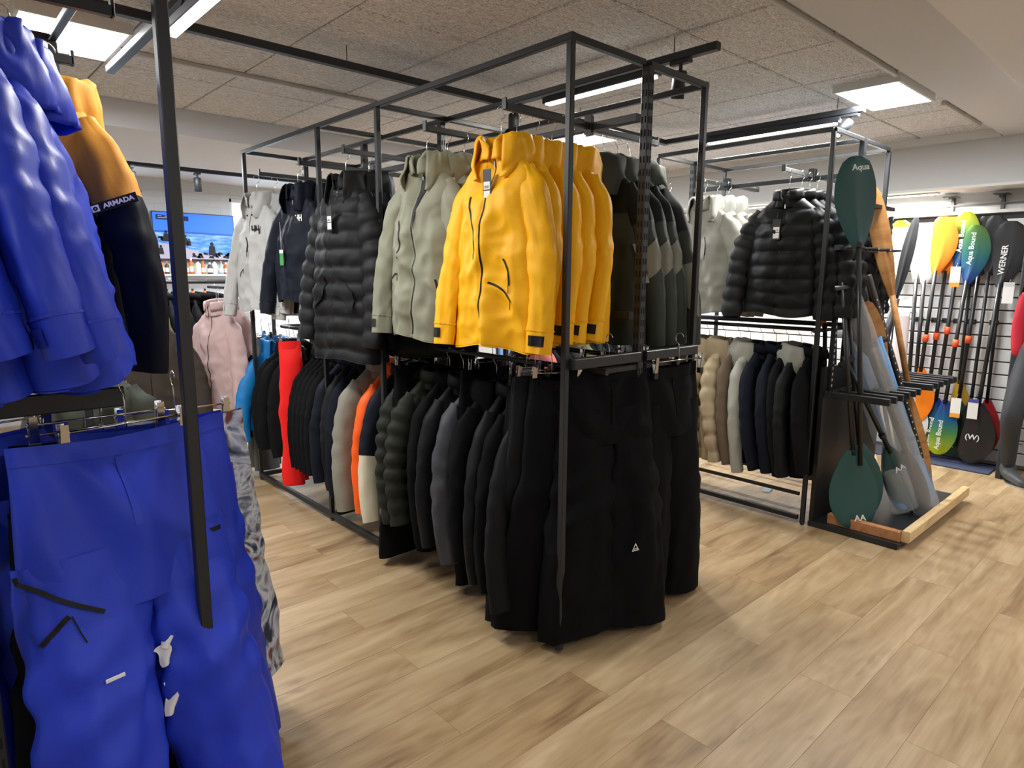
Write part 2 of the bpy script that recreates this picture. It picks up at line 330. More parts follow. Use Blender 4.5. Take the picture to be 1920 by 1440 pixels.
for i, (x, ya, yb, e) in enumerate([(2.75, 2.0, 2.72, 16), (4.36, 1.8, 2.68, 16), (.87, 1.75, 2.72, 15)]):
    if i == 2: x = .82; ya, yb = 1.9, 2.78
    zl = -.075 if i == 2 else 0
    if i == 2: MB().cyl((.855, 2.0, .004), (.83, 2.0, -.07), .004, 6).cyl((.855, 2.7, .004), (.83, 2.7, -.07), .004, 6).ob('lamp_hanger', TRK, trk)
    t = thing('linear_lamp', ['slim lit strip lamp under the track above the yellow jackets', 'slim lit strip lamp under the track above the rear rack', 'slim lit strip lamp beside the nearest thick black post'][i], 'strip lamp', (x, 0, ZT-.005+zl))
    MB().bbox((-.024, ya-.02, -.035), (.024, yb+.02, .0), .004).ob('housing', TRK, t)
    MB().box((-.02, ya, -.043), (.02, yb, -.034)).ob('diffuser', GLOW, t)
    area('strip_light', (x, (ya+yb)/2, ZT-.052+zl), (.04, yb-ya), e, (1, .97, .88))
def spot(x, y, label, tilt=(0, 0, 0), lit=True, zt=ZT, e=9):
    t = thing('track_spotlight', label, 'spotlight', (x, y, zt))
    MB().bbox((-.018, -.05, -.02), (.018, .05, 0), .004).ob('adapter', TRK, t)
    MB().cyl((0, 0, -.05), (0, 0, -.015), .009, 8).ob('stem', TRK, t)
    h = MB(); rt = Matrix.Rotation(tilt[0], 3, 'X') @ Matrix.Rotation(tilt[1], 3, 'Y')
    pr = [(0, .0), (.026, 0), (.032, -.01), (.034, -.12), (.03, -.12), (.028, -.1), (0, -.1)]
    vs = [rt @ Vector((r_*cos(2*pi*k/20), r_*sin(2*pi*k/20), z_))+Vector((0, 0, -.045)) for r_, z_ in pr for k in range(20)]
    h.add(vs, [(a*20+k, (a+1)*20+k, (a+1)*20+(k+1) % 20, a*20+(k+1) % 20) for a in range(len(pr)-1) for k in range(20)])
    h.ob('lamp_head', TRK, t, smooth=True)
    if lit:
        d = MB(); vs = [rt @ Vector((.027*cos(2*pi*k/20), .027*sin(2*pi*k/20), -.112))+Vector((0, 0, -.045)) for k in range(20)]
        d.add(vs, [tuple(range(20))]); d.ob('lens', SPOTG, t)
        l = bpy.data.lights.new('spot_beam', 'SPOT'); l.energy = e; l.spot_size = math.radians(75); l.spot_blend = .6; l.shadow_soft_size = .03; l.color = (1, .96, .86)
        o = bpy.data.objects.new('spot_beam', l); COL.objects.link(o); o.matrix_world = Matrix.Translation(Vector((x, y, zt-.045))+rt @ Vector((0, 0, -.13))) @ rt.to_4x4()
    return t
spot(2.75, 1.86, 'lit black spotlight hanging over the near end of the middle rack', (.25, -.2), True, ZT, 40)
spot(2.75, 3.0, 'lit black spotlight behind the tip of the yellow jacket arm', (.0, .0), True, ZT, 20)
spot(4.36, 1.72, 'black spotlight at the end of the track above the paddle rack', (.5, .75), True, ZT, 60)
# back track with two spots
t2 = thing('lighting_track', 'black lighting track along the far back wall above the television', 'lighting track', (0, 6.5, 2.41))
MB().bbox((-2, -.018, 0), (3.4, .018, .035), .003).ob('rail', TRK, t2)
for x in (-1, .5, 2.9): MB().cyl((x, 0, .03), (x, 0, .12), .0022, 6).ob('suspension_rod', TRK, t2)
spot(1.53, 6.5, 'black cylinder spotlight on the back track left of the thick near post', (0, 0), False, 2.41)
spot(2.06, 6.5, 'black cylinder spotlight on the back track right of the thick near post', (0, 0), False, 2.41)
# added area lights that brighten the paddle slatwall, no known source
for y, e in ((2.05, 40), (3.1, 26)): area('wall_washer', (6.16, y, 2.165), (.05, .68), e, (1, .98, .95), (0, math.radians(-12), 0), 150)
# ================= GARMENTS =================
def sstep(a, b, x):
    t = max(0, min(1, (x-a)/(b-a))); return t*t*(3-2*t)
def nz3(x, y, z): return noise.noise(Vector((x, y, z)))
def rdg(x, y, z):
    v = 1-2.4*abs(noise.noise(Vector((x, y, z)))); return max(-.6, v)
def patch(mb, f, u0, u1, v0, v1, nu=4, nv=4, mi=0):
    """small piece of cloth lying on surface f(u,v) -> point"""
    mb.grid(lambda a, b: f(u0+(u1-u0)*a, v0+(v1-v0)*b), nu, nv, False, mi); return mb
def hook_mb(h=.16, r=.0018):
    pts = [(0, 0, -.01), (0, 0, h-.065), (.004, 0, h-.055)]
    for k in range(10):
        a = -pi*.45 + k/9*pi*1.35; pts.append((.0 + .022*cos(a), 0, h-.025+.024*sin(a)))
    return MB().tube(pts, r, 6)
HOOK = hook_mb().mesh('hook', CHROME, True)
def hanger_mesh(half=.098, m=BLACKP):
    mb = MB(); n = 14
    def f(u, v):
        s = -1+2*v; x = s*half; z = .012-.07*abs(s)**1.2; y = -.02*(1-abs(s)**2)*-1-.0
        a = 2*pi*u; ry = .012+.004*abs(s)**2; rz = .016-.004*abs(s)
        if abs(s) < .15: rz += .012
        return (x, y+ry*cos(a), z+rz*sin(a))
    mb.grid(lambda u, v: f(u, v), 10, n, True)
    mb.add([f(k/10, 0) for k in range(10)], [tuple(range(10))]); mb.add([f(k/10, 1) for k in range(10)], [tuple(range(10))[::-1]])
    return mb.mesh('hanger', m, True)
HANGER = hanger_mesh()
def hanger(parent_loc, rot, label, group=None):
    t = ob('clothes_hanger', HANGER, None, parent_loc, rot); tag(t, label, 'hanger', group)
    ob('hook', HOOK, t, (0, 0, 0), (0, 0, pi/2)); return t
def cliphanger(loc, rz, label, half=.16, group=None, tilt=0):
    t = thing('clip_hanger', label, 'hanger', loc, 0, group, rot=(0, tilt, rz))
    MB().cyl((-half-.015, 0, 0), (half+.015, 0, 0), .0028, 8).ob('bar', CHROME, t, True)
    hook_mb(.12).ob('hook', CHROME, t, True, rot=(0, 0, pi/2))
    for s in (-1, 1):
        c = MB(); x = s*half
        for d in (-1, 1):
            c.add([(x-.011, d*.004, -.052), (x+.011, d*.004, -.052), (x+.008, d*.011, .022), (x-.008, d*.011, .022),
                   (x-.011, d*.007, -.052), (x+.011, d*.007, -.052), (x+.008, d*.014, .022), (x-.008, d*.014, .022)],
                  [(0, 1, 2, 3), (7, 6, 5, 4), (0, 4, 5, 1), (1, 5, 6, 2), (2, 6, 7, 3), (3, 7, 4, 0)])
        c.cyl((x-.012, 0, 0), (x+.012, 0, 0), .007, 8); c.box((x-.012, -.009, -.07), (x+.012, .009, -.045), 1)
        c.ob('clip', [CHROME, BLACKP], t, rot=(0, 0, 0))
    return t
def price_tag(parent, loc, black=True, w_=.035, h=.1, rz=0, white=True):
    t = ob('swing_tag', MB().bbox((-w_/2, -.0015, -h), (w_/2, 0, 0), .0005).mesh('tag', TAGB if black else LABEL), parent, loc, (0, 0, rz))
    if white:
        MB().box((-w_*.38, -.0024, -h*.93), (w_*.38, -.0015, -h*.66)).box((-w_*.38, -.0024, -h*.62), (w_*.38, -.0015, -h*.38)).ob('sticker', LABEL, t)
        s = MB()
        for k in range(7): s.box((-w_*.3+k*w_*.085, -.0029, -h*.58), (-w_*.3+k*w_*.085+.0012+.0008*(k % 2), -.0024, -h*.5))
        s.ob('barcode', TAGB, t)
    MB().cyl((0, -.0008, -.004), (0, .004, .045), .0006, 4).ob('string', TAGB, t)
    return t
def jacket(name, label, cat='jacket', m=None, m2=None, split=None, L=.72, ws=.215, wh=.26, dep=.075, sl=.66, flare=.09, quilt=0, seed=1, hood=1, front='zip', zips=(), tabs=True, tag_=None, group=None, fold=1.0, res=1.0, srad=.072, logo=None, trimc=None, hsc=1.0, bend=0.0, open_=0.0, mcuff=None, m3=None):
    """origin = hanger neck; x lateral, -y front, z up"""
    T = thing(name, label, cat, group=group); rs = random.Random(seed); ph = rs.random()*6; so = seed*7.3
    ws *= .90; flare += .028; wh *= .97
    mats = [m, m2 or m, m3 or m]; kf = 22+rs.random()*10
    def W(z):
        t = -z
        a = .07+(ws-.07)*sstep(-.02, .125, t)**.95
        if t > .125: a = ws + (wh-ws)*sstep(.125, L*.75, t)
        return a
    def env(z): return dep*(.42+.58*sstep(0, .3, -z))
    def puff(z):
        if not quilt: return 0
        q = abs(sin(pi*(-z)/quilt)); return (q**.6-.75)*.021*sstep(.0, .12, -z)
    def Bp(s, z, side, off=0):
        x = W(z)*sin(s*pi/2); e = max(0, cos(s*pi/2))**.75
        A = (.002+.022*(max(0, -z)/L)**1.2)*fold
        tt = -z/L; xn = x/(.55+.6*tt); wv = .25*nz3(x*3, z*3+so, 5)
        fo = A*1.15*(.9*rdg(xn*6.5+so+wv, z*.9+wv, side*3) + .5*sin(xn*kf*.8+ph+2*nz3(z*3, so, 0))) - A*.35
        fo += .011*fold*rdg((x+.5*z)*6+so, (z-.45*x)*5+wv, side*2+1) + .006*fold*rdg((x-.7*z)*11, (z+.6*x)*10+so, side)
        d = env(z)*e*(1.0 if side < 0 else .75) + fo*e + puff(z)*e + off
        # diagonal drag folds from the shoulders
        d += .007*fold*e*sin((abs(x)*26 - z*20) + ph)*exp(-((z+.22)/.12)**2)
        if side < 0:
            if front == 'zip': d -= .010*exp(-(x/.010)**2)*e
            if open_: x += 0; d -= open_*exp(-(x/.05)**2)*sstep(.35, 0, -z)
        z2 = z + .012*fold*sin(x*14+ph)*sstep(.6*L, L, -z)
        return (x, side*d, z2)
    nx, nzv = int(40*res), int((60 if not quilt else 72)*res)
    mb = MB()
    zmap = lambda v: -L*(v**1.15)
    mif = (lambda u, v: 1 if (split and -zmap(v) > split) else 0)
    mb.grid(lambda u, v: Bp(-1+2*u, zmap(v), -1), nx, nzv, False, mif)
    mb.grid(lambda u, v: Bp(-1+2*u, zmap(v), 1), nx, nzv, False, mif, flip=True)
    # hem turned under
    mb.grid(lambda u, v: tuple(a*(1-.06*v) if i < 2 else a-.006+.02*v for i, a in enumerate(Bp(-1+2*u, -L, -1))), nx, 1, False, 1 if split else 0)
    mb.ob('body', mats, T, True)
    # sleeves
    def sleeve(sd):
        fl = flare*(1+.2*rs.random()); fr = -.03-.03*rs.random(); bz = rs.random()*6
        P0 = Vector((sd*(ws-.05), .0, -.085)); P1 = Vector((sd*(ws+.03+fl*.3), fr*.3, -.08-sl*.33)); P2 = Vector((sd*(ws+fl+.01), fr-bend*.5, -.07-sl*.62)); P3 = Vector((sd*(ws+fl*.98), fr*1.7-bend, -.07-sl))
        def Cc(t):
            a = 1-t; return P0*a**3+P1*3*a*a*t+P2*3*a*t*t+P3*t**3
        def Sp(u, t, off=0):
            c = Cc(t); d = (Cc(min(1, t+.01))-Cc(max(0, t-.01))).normalized()
            ax = Vector((0, 1, 0)).cross(d).normalized(); ay = d.cross(ax)
            th = 2*pi*u
            r = srad*(1.0-.30*t)*(.55+.45*sstep(0, .16, t)) if t < .16 else srad*(1-.30*t)
            r *= 1+.13*fold*rdg(cos(th)*1.1+so, sin(th)*1.1+sd, t*3.2+.5*cos(th))+.07*fold*rdg(cos(th)*2+so, sin(th)*2, t*8+1.4*sin(th)) + .05*fold*sin(t*46+bz+2*cos(th))*exp(-((t-.5)/.16)**2) + .06*fold*sin(3*th+bz)*t
            if quilt: r *= 1+.30*(abs(sin(pi*t*sl/quilt))**.55-.7)*sstep(0, .1, t)
            p = c + ax*cos(th)*(r+off)*1.0 + ay*sin(th)*(r+off)*.72
            return p
        s = MB(); nn = int((40 if not quilt else 52)*res); nu = int(20*res)
        smi = (lambda u, v: 1 if (split and v > (split-.07)/sl+.06) else 0) if split else 0
        s.grid(lambda u, v: Sp(u, v), nu, nn, True, smi, flip=(sd > 0))
        s.grid(lambda u, v: Sp(u, 1-.05*v, -.004-.003*v), nu, 1, True, 1 if split else 0, flip=(sd > 0))
        o = s.ob('sleeve', mats, T, True)
        if tabs:
            u0 = .60 if sd > 0 else .72; tb = MB(); cm = mcuff or TRIMB
            patch(tb, lambda u, v: Sp(u, v, .004), u0, u0+.2, .915, .965, 5, 2, 0); tb.ob('cuff_tab', cm, o)
            cf = MB(); cf.grid(lambda u, v: Sp(u, .885+.03*v*0+.008*v, .0035), nu, 1, True); cf.ob('cuff_seam', mats[1] if split else m, o)
        return Sp, o
    SL, sol = sleeve(-1); SR, sor = sleeve(1)
    # collar and hood
    hm = m
    def ring(th, t):
        # th: 0 = back (+y); opening at the front (-y)
        a = th*pi*(.965-(.20 if hood else .06)*sstep(.05, .45, t)); sx = sin(a); cy = cos(a)
        fr = (1-cy)/2
        if hood:
            H = [(.0, .080, .055, -.045), (.2, .078, .06, .03), (.36, .084, .066, .066), (.5, .106, .088, .056), (.72, .122, .118, -.005), (1., .112, .135, -.13)]
        else:
            H = [(.0, .080, .055, -.04), (.3, .074, .055, .015), (.6, .072, .056, .052), (.75, .078, .062, .056), (.9, .084, .068, .035), (1., .086, .07, .0)]
        for k in range(len(H)-1):
            if t <= H[k+1][0]:
                q = (t-H[k][0])/(H[k+1][0]-H[k][0]); q = q*q*(3-2*q)*.6+q*.4; rx, ry, z = [H[k][i]+(H[k+1][i]-H[k][i])*q for i in (1, 2, 3)]; break
        if hood:
            k = sstep(.4, 1, t)*fr; rx *= 1-.18*k; ry *= 1-.30*k; z = z*(1-k)+(-.10-.02)*k*.7 - .03*fr*sstep(0, .5, t)
        else: z -= .03*fr
        n = .008*nz3(sx*3+so, cy*3, t*4)*(1+hood)+.009*hood*rdg(sx*2+so, cy*2+t*2, t*3)
        yb = .018 if hood else 0
        if hsc != 1: k_ = 1-(1-hsc)*sstep(.3, .7, t); rx *= k_; ry *= k_
        return ((rx+n)*sx, (ry+n)*cy+yb-.0-.02*fr, z+.012*nz3(a*2+so, t*5, 1)*hood)
    if hood is not None:
        hb = MB(); hb.grid(lambda u, v: ring(-1+2*u, v), int(34*res), int(16*res), False, 2 if m3 else 0)
        ho = hb.ob('hood' if hood else 'collar', mats, T, True)
        md = ho.modifiers.new('thickness', 'SOLIDIFY'); md.thickness = .006; md.offset = 0
    # zip and pockets
    tz = trimc or TRIMB
    if front == 'zip':
        zb = MB(); zb.grid(lambda u, v: Bp((-.5+u)*.0065/W(-.02-(L-.03)*v)*.64, -.02-(L-.03)*v, -1, .002), 1, 40); zb.ob('front_zip', tz, T)
        zp = Bp(0, -.05, -1, .004); MB().bbox((zp[0]-.003, zp[1]-.003, zp[2]-.025), (zp[0]+.003, zp[1], zp[2]), .001).ob('zip_puller', CHROME if not trimc else trimc, T)
    def onb(x, z, off=.0025):
        w_ = W(z); s = math.asin(max(-1, min(1, x/w_)))/(pi/2); return Bp(s, z, -1, off)
    for (xa, za, xb, zb_) in zips:
        z_ = MB(); n = 10; vs = []
        dx, dz = xb-xa, zb_-za; l = sqrt(dx*dx+dz*dz); px, pz = -dz/l*.0042, dx/l*.0042
        bow = .012
        for k in range(n+1):
            q = k/n; b_ = bow*sin(pi*q); x = xa+dx*q+px/.0042*b_; z = za+dz*q+pz/.0042*b_
            vs += [onb(x-px, z-pz), onb(x+px, z+pz)]
        z_.add(vs, [(2*k, 2*k+1, 2*k+3, 2*k+2) for k in range(n)]); z_.ob('pocket_zip', tz, T)
        e = onb(xb, zb_, .005); MB().tube([e, (e[0]+.002, e[1]-.002, e[2]-.03)], .0016, 5).ob('zip_puller', tz, T)
    T['_f'] = 0; del T['_f']
    if logo:
        txt, x, z, sz, lm = logo; p = onb(x, z, .004); text('logo', txt, sz, lm, T, p, (pi/2, 0, 0), bold=sz*.03)
    if tag_:
        p = onb(tag_[0], tag_[1], tag_[3] if len(tag_) > 3 else .04); price_tag(T, p, tag_[2] if len(tag_) > 2 else True, h=.12, w_=.045)
    return T, onb, SL, SR, sol, sor
def trousers(name, label, m, L=1.02, w0=.2, CR=.30, dep=.035, leg=.125, spread=.13, seed=1, group=None, fold=1.0, cat='trousers', band=True, res=1.0, legd=.05):
    T = thing(name, label, cat, group=group); rs = random.Random(seed); so = seed*5.1; ph = rs.random()*6
    def Bp(s, z, side, off=0):
        w_ = w0*(1+.12*sstep(0, CR, -z)); x = w_*sin(s*pi/2); e = max(0, cos(s*pi/2))**.6
        pin = .012*(exp(-((abs(x)-w0*.8)/.02)**2))*exp(z*5)
        f_ = fold*(.012*rdg(x*5+so+z, z*4+x*2, side)*sstep(0, .12, -z)+.01*sin((abs(abs(x)-w0*.8))*70/(1+max(0, -z)*8)+ph)*sstep(0, .08, -z))
        d = (dep*(.45+.55*sstep(0, .25, -z)) + f_ - pin)*e + off
        return (x, side*d, z-.010*cos(x/w0*2.0))
    mb = MB(); nx, nv = int(30*res), int(16*res)
    mb.grid(lambda u, v: Bp(-1+2*u, -CR*v, -1), nx, nv); mb.grid(lambda u, v: Bp(-1+2*u, -CR*v, 1), nx, nv, flip=True)
    fns = []
    for sd in (-1, 1):
        bz = rs.random()*6; tw = (rs.random()-.5)*.06
        def Lp(u, t, off=0, sd=sd, bz=bz, tw=tw):
            z0_ = CR-.14; z = -z0_-(L-z0_)*t; th = 2*pi*u
            cx = sd*(w0*.5+(spread-w0*.5)*sstep(0, 1, t)); rx = w0*.56+(leg-w0*.56)*sstep(0, .9, t); ry = dep*.8+(legd-dep*.8)*sstep(0, .5, t)
            k = 1+fold*(.13*rdg(cos(th)*1.2+so+sd*3, sin(th)*1.2, t*2.4+.4*cos(th))+.05*rdg(cos(th)*2.2+so, sin(th)*2.2, t*7)+.05*sin(t*40+bz+3*cos(th))*exp(-((t-.35)/.2)**2)+.07*sin(3*th+bz)*t)
            return (cx+(rx*k+off)*cos(th)+tw*t, (ry*k+off)*sin(th)-.03*t*abs(sin(bz)), z+.01*sin(th+bz)*t)
        mb.grid(lambda u, v: Lp(u, v), int(34*res), int(46*res), True, flip=True)
        mb.grid(lambda u, v: Lp(u, 1-.03*v, -.005), int(34*res), 1, True, flip=False)
        fns.append(Lp)
    mb.ob('trouser_legs', m, T, True)
    if band:
        b = MB(); b.grid(lambda u, v: Bp(-1+2*u, -.045*v+.004, -1, .0025), nx, 3); b.grid(lambda u, v: Bp(-1+2*u, -.045*v+.004, 1, .0025), nx, 3, flip=True); b.ob('waistband', m, T, True)
        fl = MB(); fl.grid(lambda u, v: Bp((u-.5)*.05, -.045-.17*v, -1, .0028), 2, 8); fl.ob('fly', m, T, True)
    def onb(x, z, off=.003):
        s = math.asin(max(-1, min(1, x/(w0*(1+.12*sstep(0, CR, -z))))))/(pi/2); return Bp(s, z, -1, off)
    return T, onb, fns[0], fns[1]
def folded_trousers(name, label, m, L=1.0, w_=.11, dep=.035, seed=1, group=None, cat='trousers', res=1.0, flare=1.25):
    """trousers folded down the middle: two leg layers and a doubled waistband"""
    T = thing(name, label, cat, group=group); rs = random.Random(seed); so = seed*3.7
    mb = MB()
    for k, yy in enumerate((-.022, .022)):
        def f(u, v, yy=yy, k=k):
            th = 2*pi*u; z = -L*v; rx = w_*(1+(flare-1)*sstep(.1, 1, v)); q = 1+.12*rdg(cos(th)*1.2+so+k, sin(th)*1.2, v*2.6+.4*cos(th))+.06*sin(v*34+k+2*cos(th))*exp(-((v-.45)/.2)**2)
            return (rx*q*cos(th)+.02*nz3(v*3, so, 0)+(.012 if k else -.01)*v, yy*(.5+v)+dep*.6*q*(.35+.65*sstep(0, .15, v))*sin(th), z+(.012*k*v))
        mb.grid(f, int(22*res), int(40*res), True, flip=True)
        mb.grid(lambda u, v, f=f: tuple(Vector(f(u, 1-.02*v))*1.0), int(22*res), 1, True)
    mb.ob('trouser_legs', m, T, True)
    b = MB()
    b.grid(lambda u, v: ((w_*1.03)*cos(2*pi*u), .028*sin(2*pi*u), .004-.045*v), int(22*res), 2, True, flip=True); b.ob('waistband', m, T, True)
    return T
# ---------------- racks ----------------
def bar(par, nm, a, b, t=.0125, c=.0025, m=STEEL): return MB().bbox((min(a[0], b[0])-(t if a[0] == b[0] else 0), min(a[1], b[1])-(t if a[1] == b[1] else 0), min(a[2], b[2])-(t if a[2] == b[2] else 0)), (max(a[0], b[0])+(t if a[0] == b[0] else 0), max(a[1], b[1])+(t if a[1] == b[1] else 0), max(a[2], b[2])+(t if a[2] == b[2] else 0)), c).ob(nm, m, par)
def slotted(par, x, y, z0, z1, w_=.018):
    u = MB().bbox((x-w_, y-w_, z0), (x+w_, y+w_, z1), .003).ob('slotted_upright', STEEL, par)
    s = MB(); z = z0+.1; HOLE = mat('slot_dark', (6, 6, 7), .9)
    while z < z1-.05:
        for d in (-1, 1): s.box((x+d*.008-.003, y-w_-.0008, z), (x+d*.008+.003, y-w_+.001, z+.025)); s.box((x-w_-.0008, y+d*.008-.003, z), (x-w_+.001, y+d*.008+.003, z+.025))
        z += .05
    o = s.ob('slots', HOLE, u); o['kind'] = 'stuff'; return u
def faceout(par, x0, x1, y, z):
    """face-out arm from the centre to the tip with an upturned end"""
    a = MB(); a.bbox((min(x0, x1), y-.012, z-.028), (max(x0, x1), y+.012, z-.003), .002)
    d = 1 if x1 > x0 else -1
    a.bbox((x1-.004, y-.012, z-.028), (x1+.004, y+.012, z+.014), .001); a.bbox((x0-.005, y-.02, z-.05), (x0+.005, y+.02, z+.03), .001)
    return a.ob('face_out_arm', STEEL, par)
H = 2.325
# ================= MIDDLE RACK (G1) =================
A1, C1, B1 = 1.80, 2.235, 2.66
g1 = thing('clothes_rack', 'tall black steel double-sided clothes rack in the middle carrying the yellow jackets', 'clothes rack', (0, 0, 0))
T_ = .0125
for y in (1.67, 2.96, 3.6, 4.7):
    bar(g1, 'frame_post', (A1, y, .012 if y < 4 else .012), (A1, y, H-T_)) if y != 3.6 else bar(g1, 'frame_post', (A1, y, .012), (A1, y, H-T_))
    bar(g1, 'frame_post', (B1, y, .012), (B1, y, H-T_))
    bar(g1, 'cross_rail', (A1+T_, y, H), (C1-.02, y, H)); bar(g1, 'cross_rail', (C1+.02, y, H), (B1-T_, y, H))
    for x in (A1, B1): MB().cyl((x, y, 0), (x, y, .013), .012, 12).ob('foot', mat('foot_metal', (120, 110, 96), .4, .6), g1)
for x in (A1, B1): bar(g1, 'top_rail', (x, 1.67-T_, H), (x, 4.7+T_, H))
bar(g1, 'top_rail', (C1, 1.68, H), (C1, 4.7, H))
for y in (1.66, 3.02, 3.84, 4.68): slotted(g1, C1, y, 0.0, H-T_)
MB().bbox((C1-.02, 1.64, 0), (C1+.02, 4.7, .035), .003).ob('base_rail', STEEL, g1)
for x in (A1, B1): bar(g1, 'base_rail', (x, 2.98, .04), (x, 4.68, .04), .014)
for y in (2.96, 3.6, 4.7):
    bar(g1, 'base_rail', (A1+.02, y, .04), (B1-.02, y, .04), .014)
for z in (.62, 1.34, 2.13): bar(g1, 'centre_rail', (C1, 1.7, z), (C1, 4.66, z), .016)
ZL = 1.13
for xb in (1.99, 2.48):
    MB().tube([(xb, 1.62, ZL), (xb, 4.66, ZL)], .0125, 10).ob('hang_rail', STEEL, g1)
    for y in (1.66, 3.02, 3.84, 4.66): bar(g1, 'rail_bracket', (min(xb, C1)+.01, y, ZL-.0), (max(xb, C1)-.01, y, ZL-.0), .012)
bar(g1, 'rail_bracket', (A1+.01, 1.645, 1.175), (C1-.02, 1.645, 1.175), .02)
bar(g1, 'rail_bracket', (C1+.02, 1.645, 1.175), (B1-.02, 1.645, 1.175), .02)
ARM_Y = [1.95, 2.47, 3.2, 3.72, 4.3]
for y in ARM_Y: faceout(g1, C1-.016, 1.74, y, 2.15)
for y in (1.97, 2.5, 3.1, 3.72): faceout(g1, C1+.016, 2.74, y, 2.15)
# ================= REAR RACK (G2) =================
A2, C2, B2 = 3.93, 4.36, 4.80
g2 = thing('clothes_rack', 'black steel clothes rack further right behind the paddles carrying the black puffer jackets', 'clothes rack')
for y in (1.63, 2.80):
    for x in (A2, B2): bar(g2, 'frame_post', (x, y, .012), (x, y, H-T_)); MB().cyl((x, y, 0), (x, y, .013), .012, 12).ob('foot', BLACKP, g2)
    bar(g2, 'cross_rail', (A2+T_, y, H), (C2-.02, y, H)); bar(g2, 'cross_rail', (C2+.02, y, H), (B2-T_, y, H)); slotted(g2, C2, y, 0, H-T_)
for x in (A2, B2, C2): bar(g2, 'top_rail', (x, 1.63, H), (x, 2.80, H))
for z in (2.13, 1.21, .2): bar(g2, 'centre_rail', (C2, 1.66, z), (C2, 2.78, z), .015)
for x in (A2, B2): bar(g2, 'base_rail', (x, 1.66, .04), (x, 2.78, .04), .014); bar(g2, 'base_rail', (x, 1.66, .19), (x, 2.78, .19), .010)
ZL2 = 1.19
for xb in (4.08, 4.62): MB().tube([(xb, 1.64, ZL2), (xb, 2.79, ZL2)], .0125, 10).ob('hang_rail', STEEL, g2)
for y in (1.66, 2.77): bar(g2, 'rail_bracket', (A2+.02, y, ZL2), (B2-.02, y, ZL2), .01)
for y in (1.92, 2.52): faceout(g2, C2-.016, 3.96, y, 2.16); faceout(g2, C2+.016, 4.8, y, 2.16)
# ================= LEFT RACK (G3) =================
C3, B3 = .04, .475
g3 = thing('clothes_rack', 'near black steel rack at the left edge carrying the blue jackets', 'clothes rack')
for y in (1.67, 2.96):
    bar(g3, 'frame_post', (B3, y, .012), (B3, y, H-T_), .0145); MB().cyl((B3, y, 0), (B3, y, .013), .012, 12).ob('foot', BLACKP, g3)
    bar(g3, 'cross_rail', (C3+.02, y, H), (B3-T_, y, H)); slotted(g3, C3, y, 0, H-T_)
bar(g3, 'top_rail', (B3, 1.67, H), (B3, 2.96, H)); bar(g3, 'top_rail', (C3, 1.67, H), (C3, 2.96, H))
for z in (.6, 1.34, 2.13): bar(g3, 'centre_rail', (C3, 1.69, z), (C3, 2.94, z), .015)
for y in (1.95, 2.47): faceout(g3, C3+.016, .445, y, 2.15)
MB().bbox((C3+.016, 1.888, 1.165), (.385, 1.902, 1.215), .003).ob('lower_arm', STEEL, g3)
MB().bbox((C3+.016, 2.3, 1.165), (.42, 2.314, 1.205), .003).ob('lower_arm', STEEL, g3)
bar(g3, 'base_rail', (B3, 1.69, .04), (B3, 2.94, .04))
# ================= GARMENTS ON THE RACKS =================
YEL = fabric('yellow_shell', (249, 184, 14), .55, .25); OLV = fabric('olive_shell', (134, 136, 118), .6, .3)
BLU = fabric('blue_shell', (38, 62, 196), .5, .35); TAN = fabric('tan_shell', (192, 130, 44), .7, .25)
BLK = fabric('black_shell', (21, 22, 24), .6, .35, spec=.14); BLKM = fabric('black_matte', (17, 17, 19), .8, .2, spec=.08); CHAR = fabric('charcoal_shell', (58, 59, 65), .6, .4)
NVY = fabric('navy_shell', (17, 21, 33), .6, .3, spec=.15); NVB = fabric('navy_wool', (22, 25, 35), .8, .2, spec=.1)
GRY = fabric('light_grey_shell', (172, 172, 170), .65, .3); GRO = fabric('grey_green_shell', (128, 126, 114), .65, .35)
PUF = fabric('black_puffer', (27, 28, 30), .6, .5, spec=.16); PUO = fabric('dark_olive_puffer', (36, 38, 33), .6, .4, spec=.15)
DGR = fabric('dark_green_shell', (58, 64, 59), .7, .25); DGB = fabric('deep_green_black', (24, 29, 31), .75, .2); LGB = fabric('sage_grey_panel', (136, 138, 128), .7, .2)
ORG = fabric('orange_shell', (242, 92, 20), .55, .3); RED = fabric('red_ski_fabric', (236, 30, 28), .55, .25); BCY = fabric('bright_blue_shell', (16, 112, 176), .5, .35)
CRM = fabric('cream_shell', (206, 200, 176), .65, .25); BEI = fabric('beige_puffer', (158, 142, 116), .7, .45); BRN = fabric('brown_canvas', (92, 78, 64), .8, .3)
SIL = fabric('silver_grey_shell', (150, 150, 142), .6, .35); PNK = fabric('dusty_pink_fleece', (186, 160, 158), .85, .25); GRN2 = fabric('khaki_cloth', (92, 90, 68), .8, .25)
TRS = fabric('grey_trouser', (96, 97, 98), .75, .3); FLO = mat('floral_white_blue', (190, 196, 206), .6)
BLT = mat('blue_trim', (26, 44, 160), .6)
def floral():
    nt = FLO.node_tree; N = nt.nodes; b = N['Principled BSDF']; tc = N.new('ShaderNodeTexCoord'); n = N.new('ShaderNodeTexNoise'); n.inputs['Scale'].default_value = 9; n.inputs['Detail'].default_value = 3; n.inputs['Distortion'].default_value = 1.6
    nt.links.new(tc.outputs['Object'], n.inputs['Vector']); c = N.new('ShaderNodeValToRGB'); e = c.color_ramp.elements; e[0].position = .36; e[0].color = lin((34, 44, 70))+(1,); e[1].position = .66; e[1].color = lin((120, 52, 34))+(1,)
    for p_, q in ((.43, (120, 132, 152)), (.50, (206, 210, 216)), (.58, (160, 170, 186))): k = e.new(p_); k.color = lin(q)+(1,)
    nt.links.new(n.outputs[0], c.inputs[0]); nt.links.new(c.outputs[0], b.inputs['Base Color'])
floral()
Z0 = 1.985
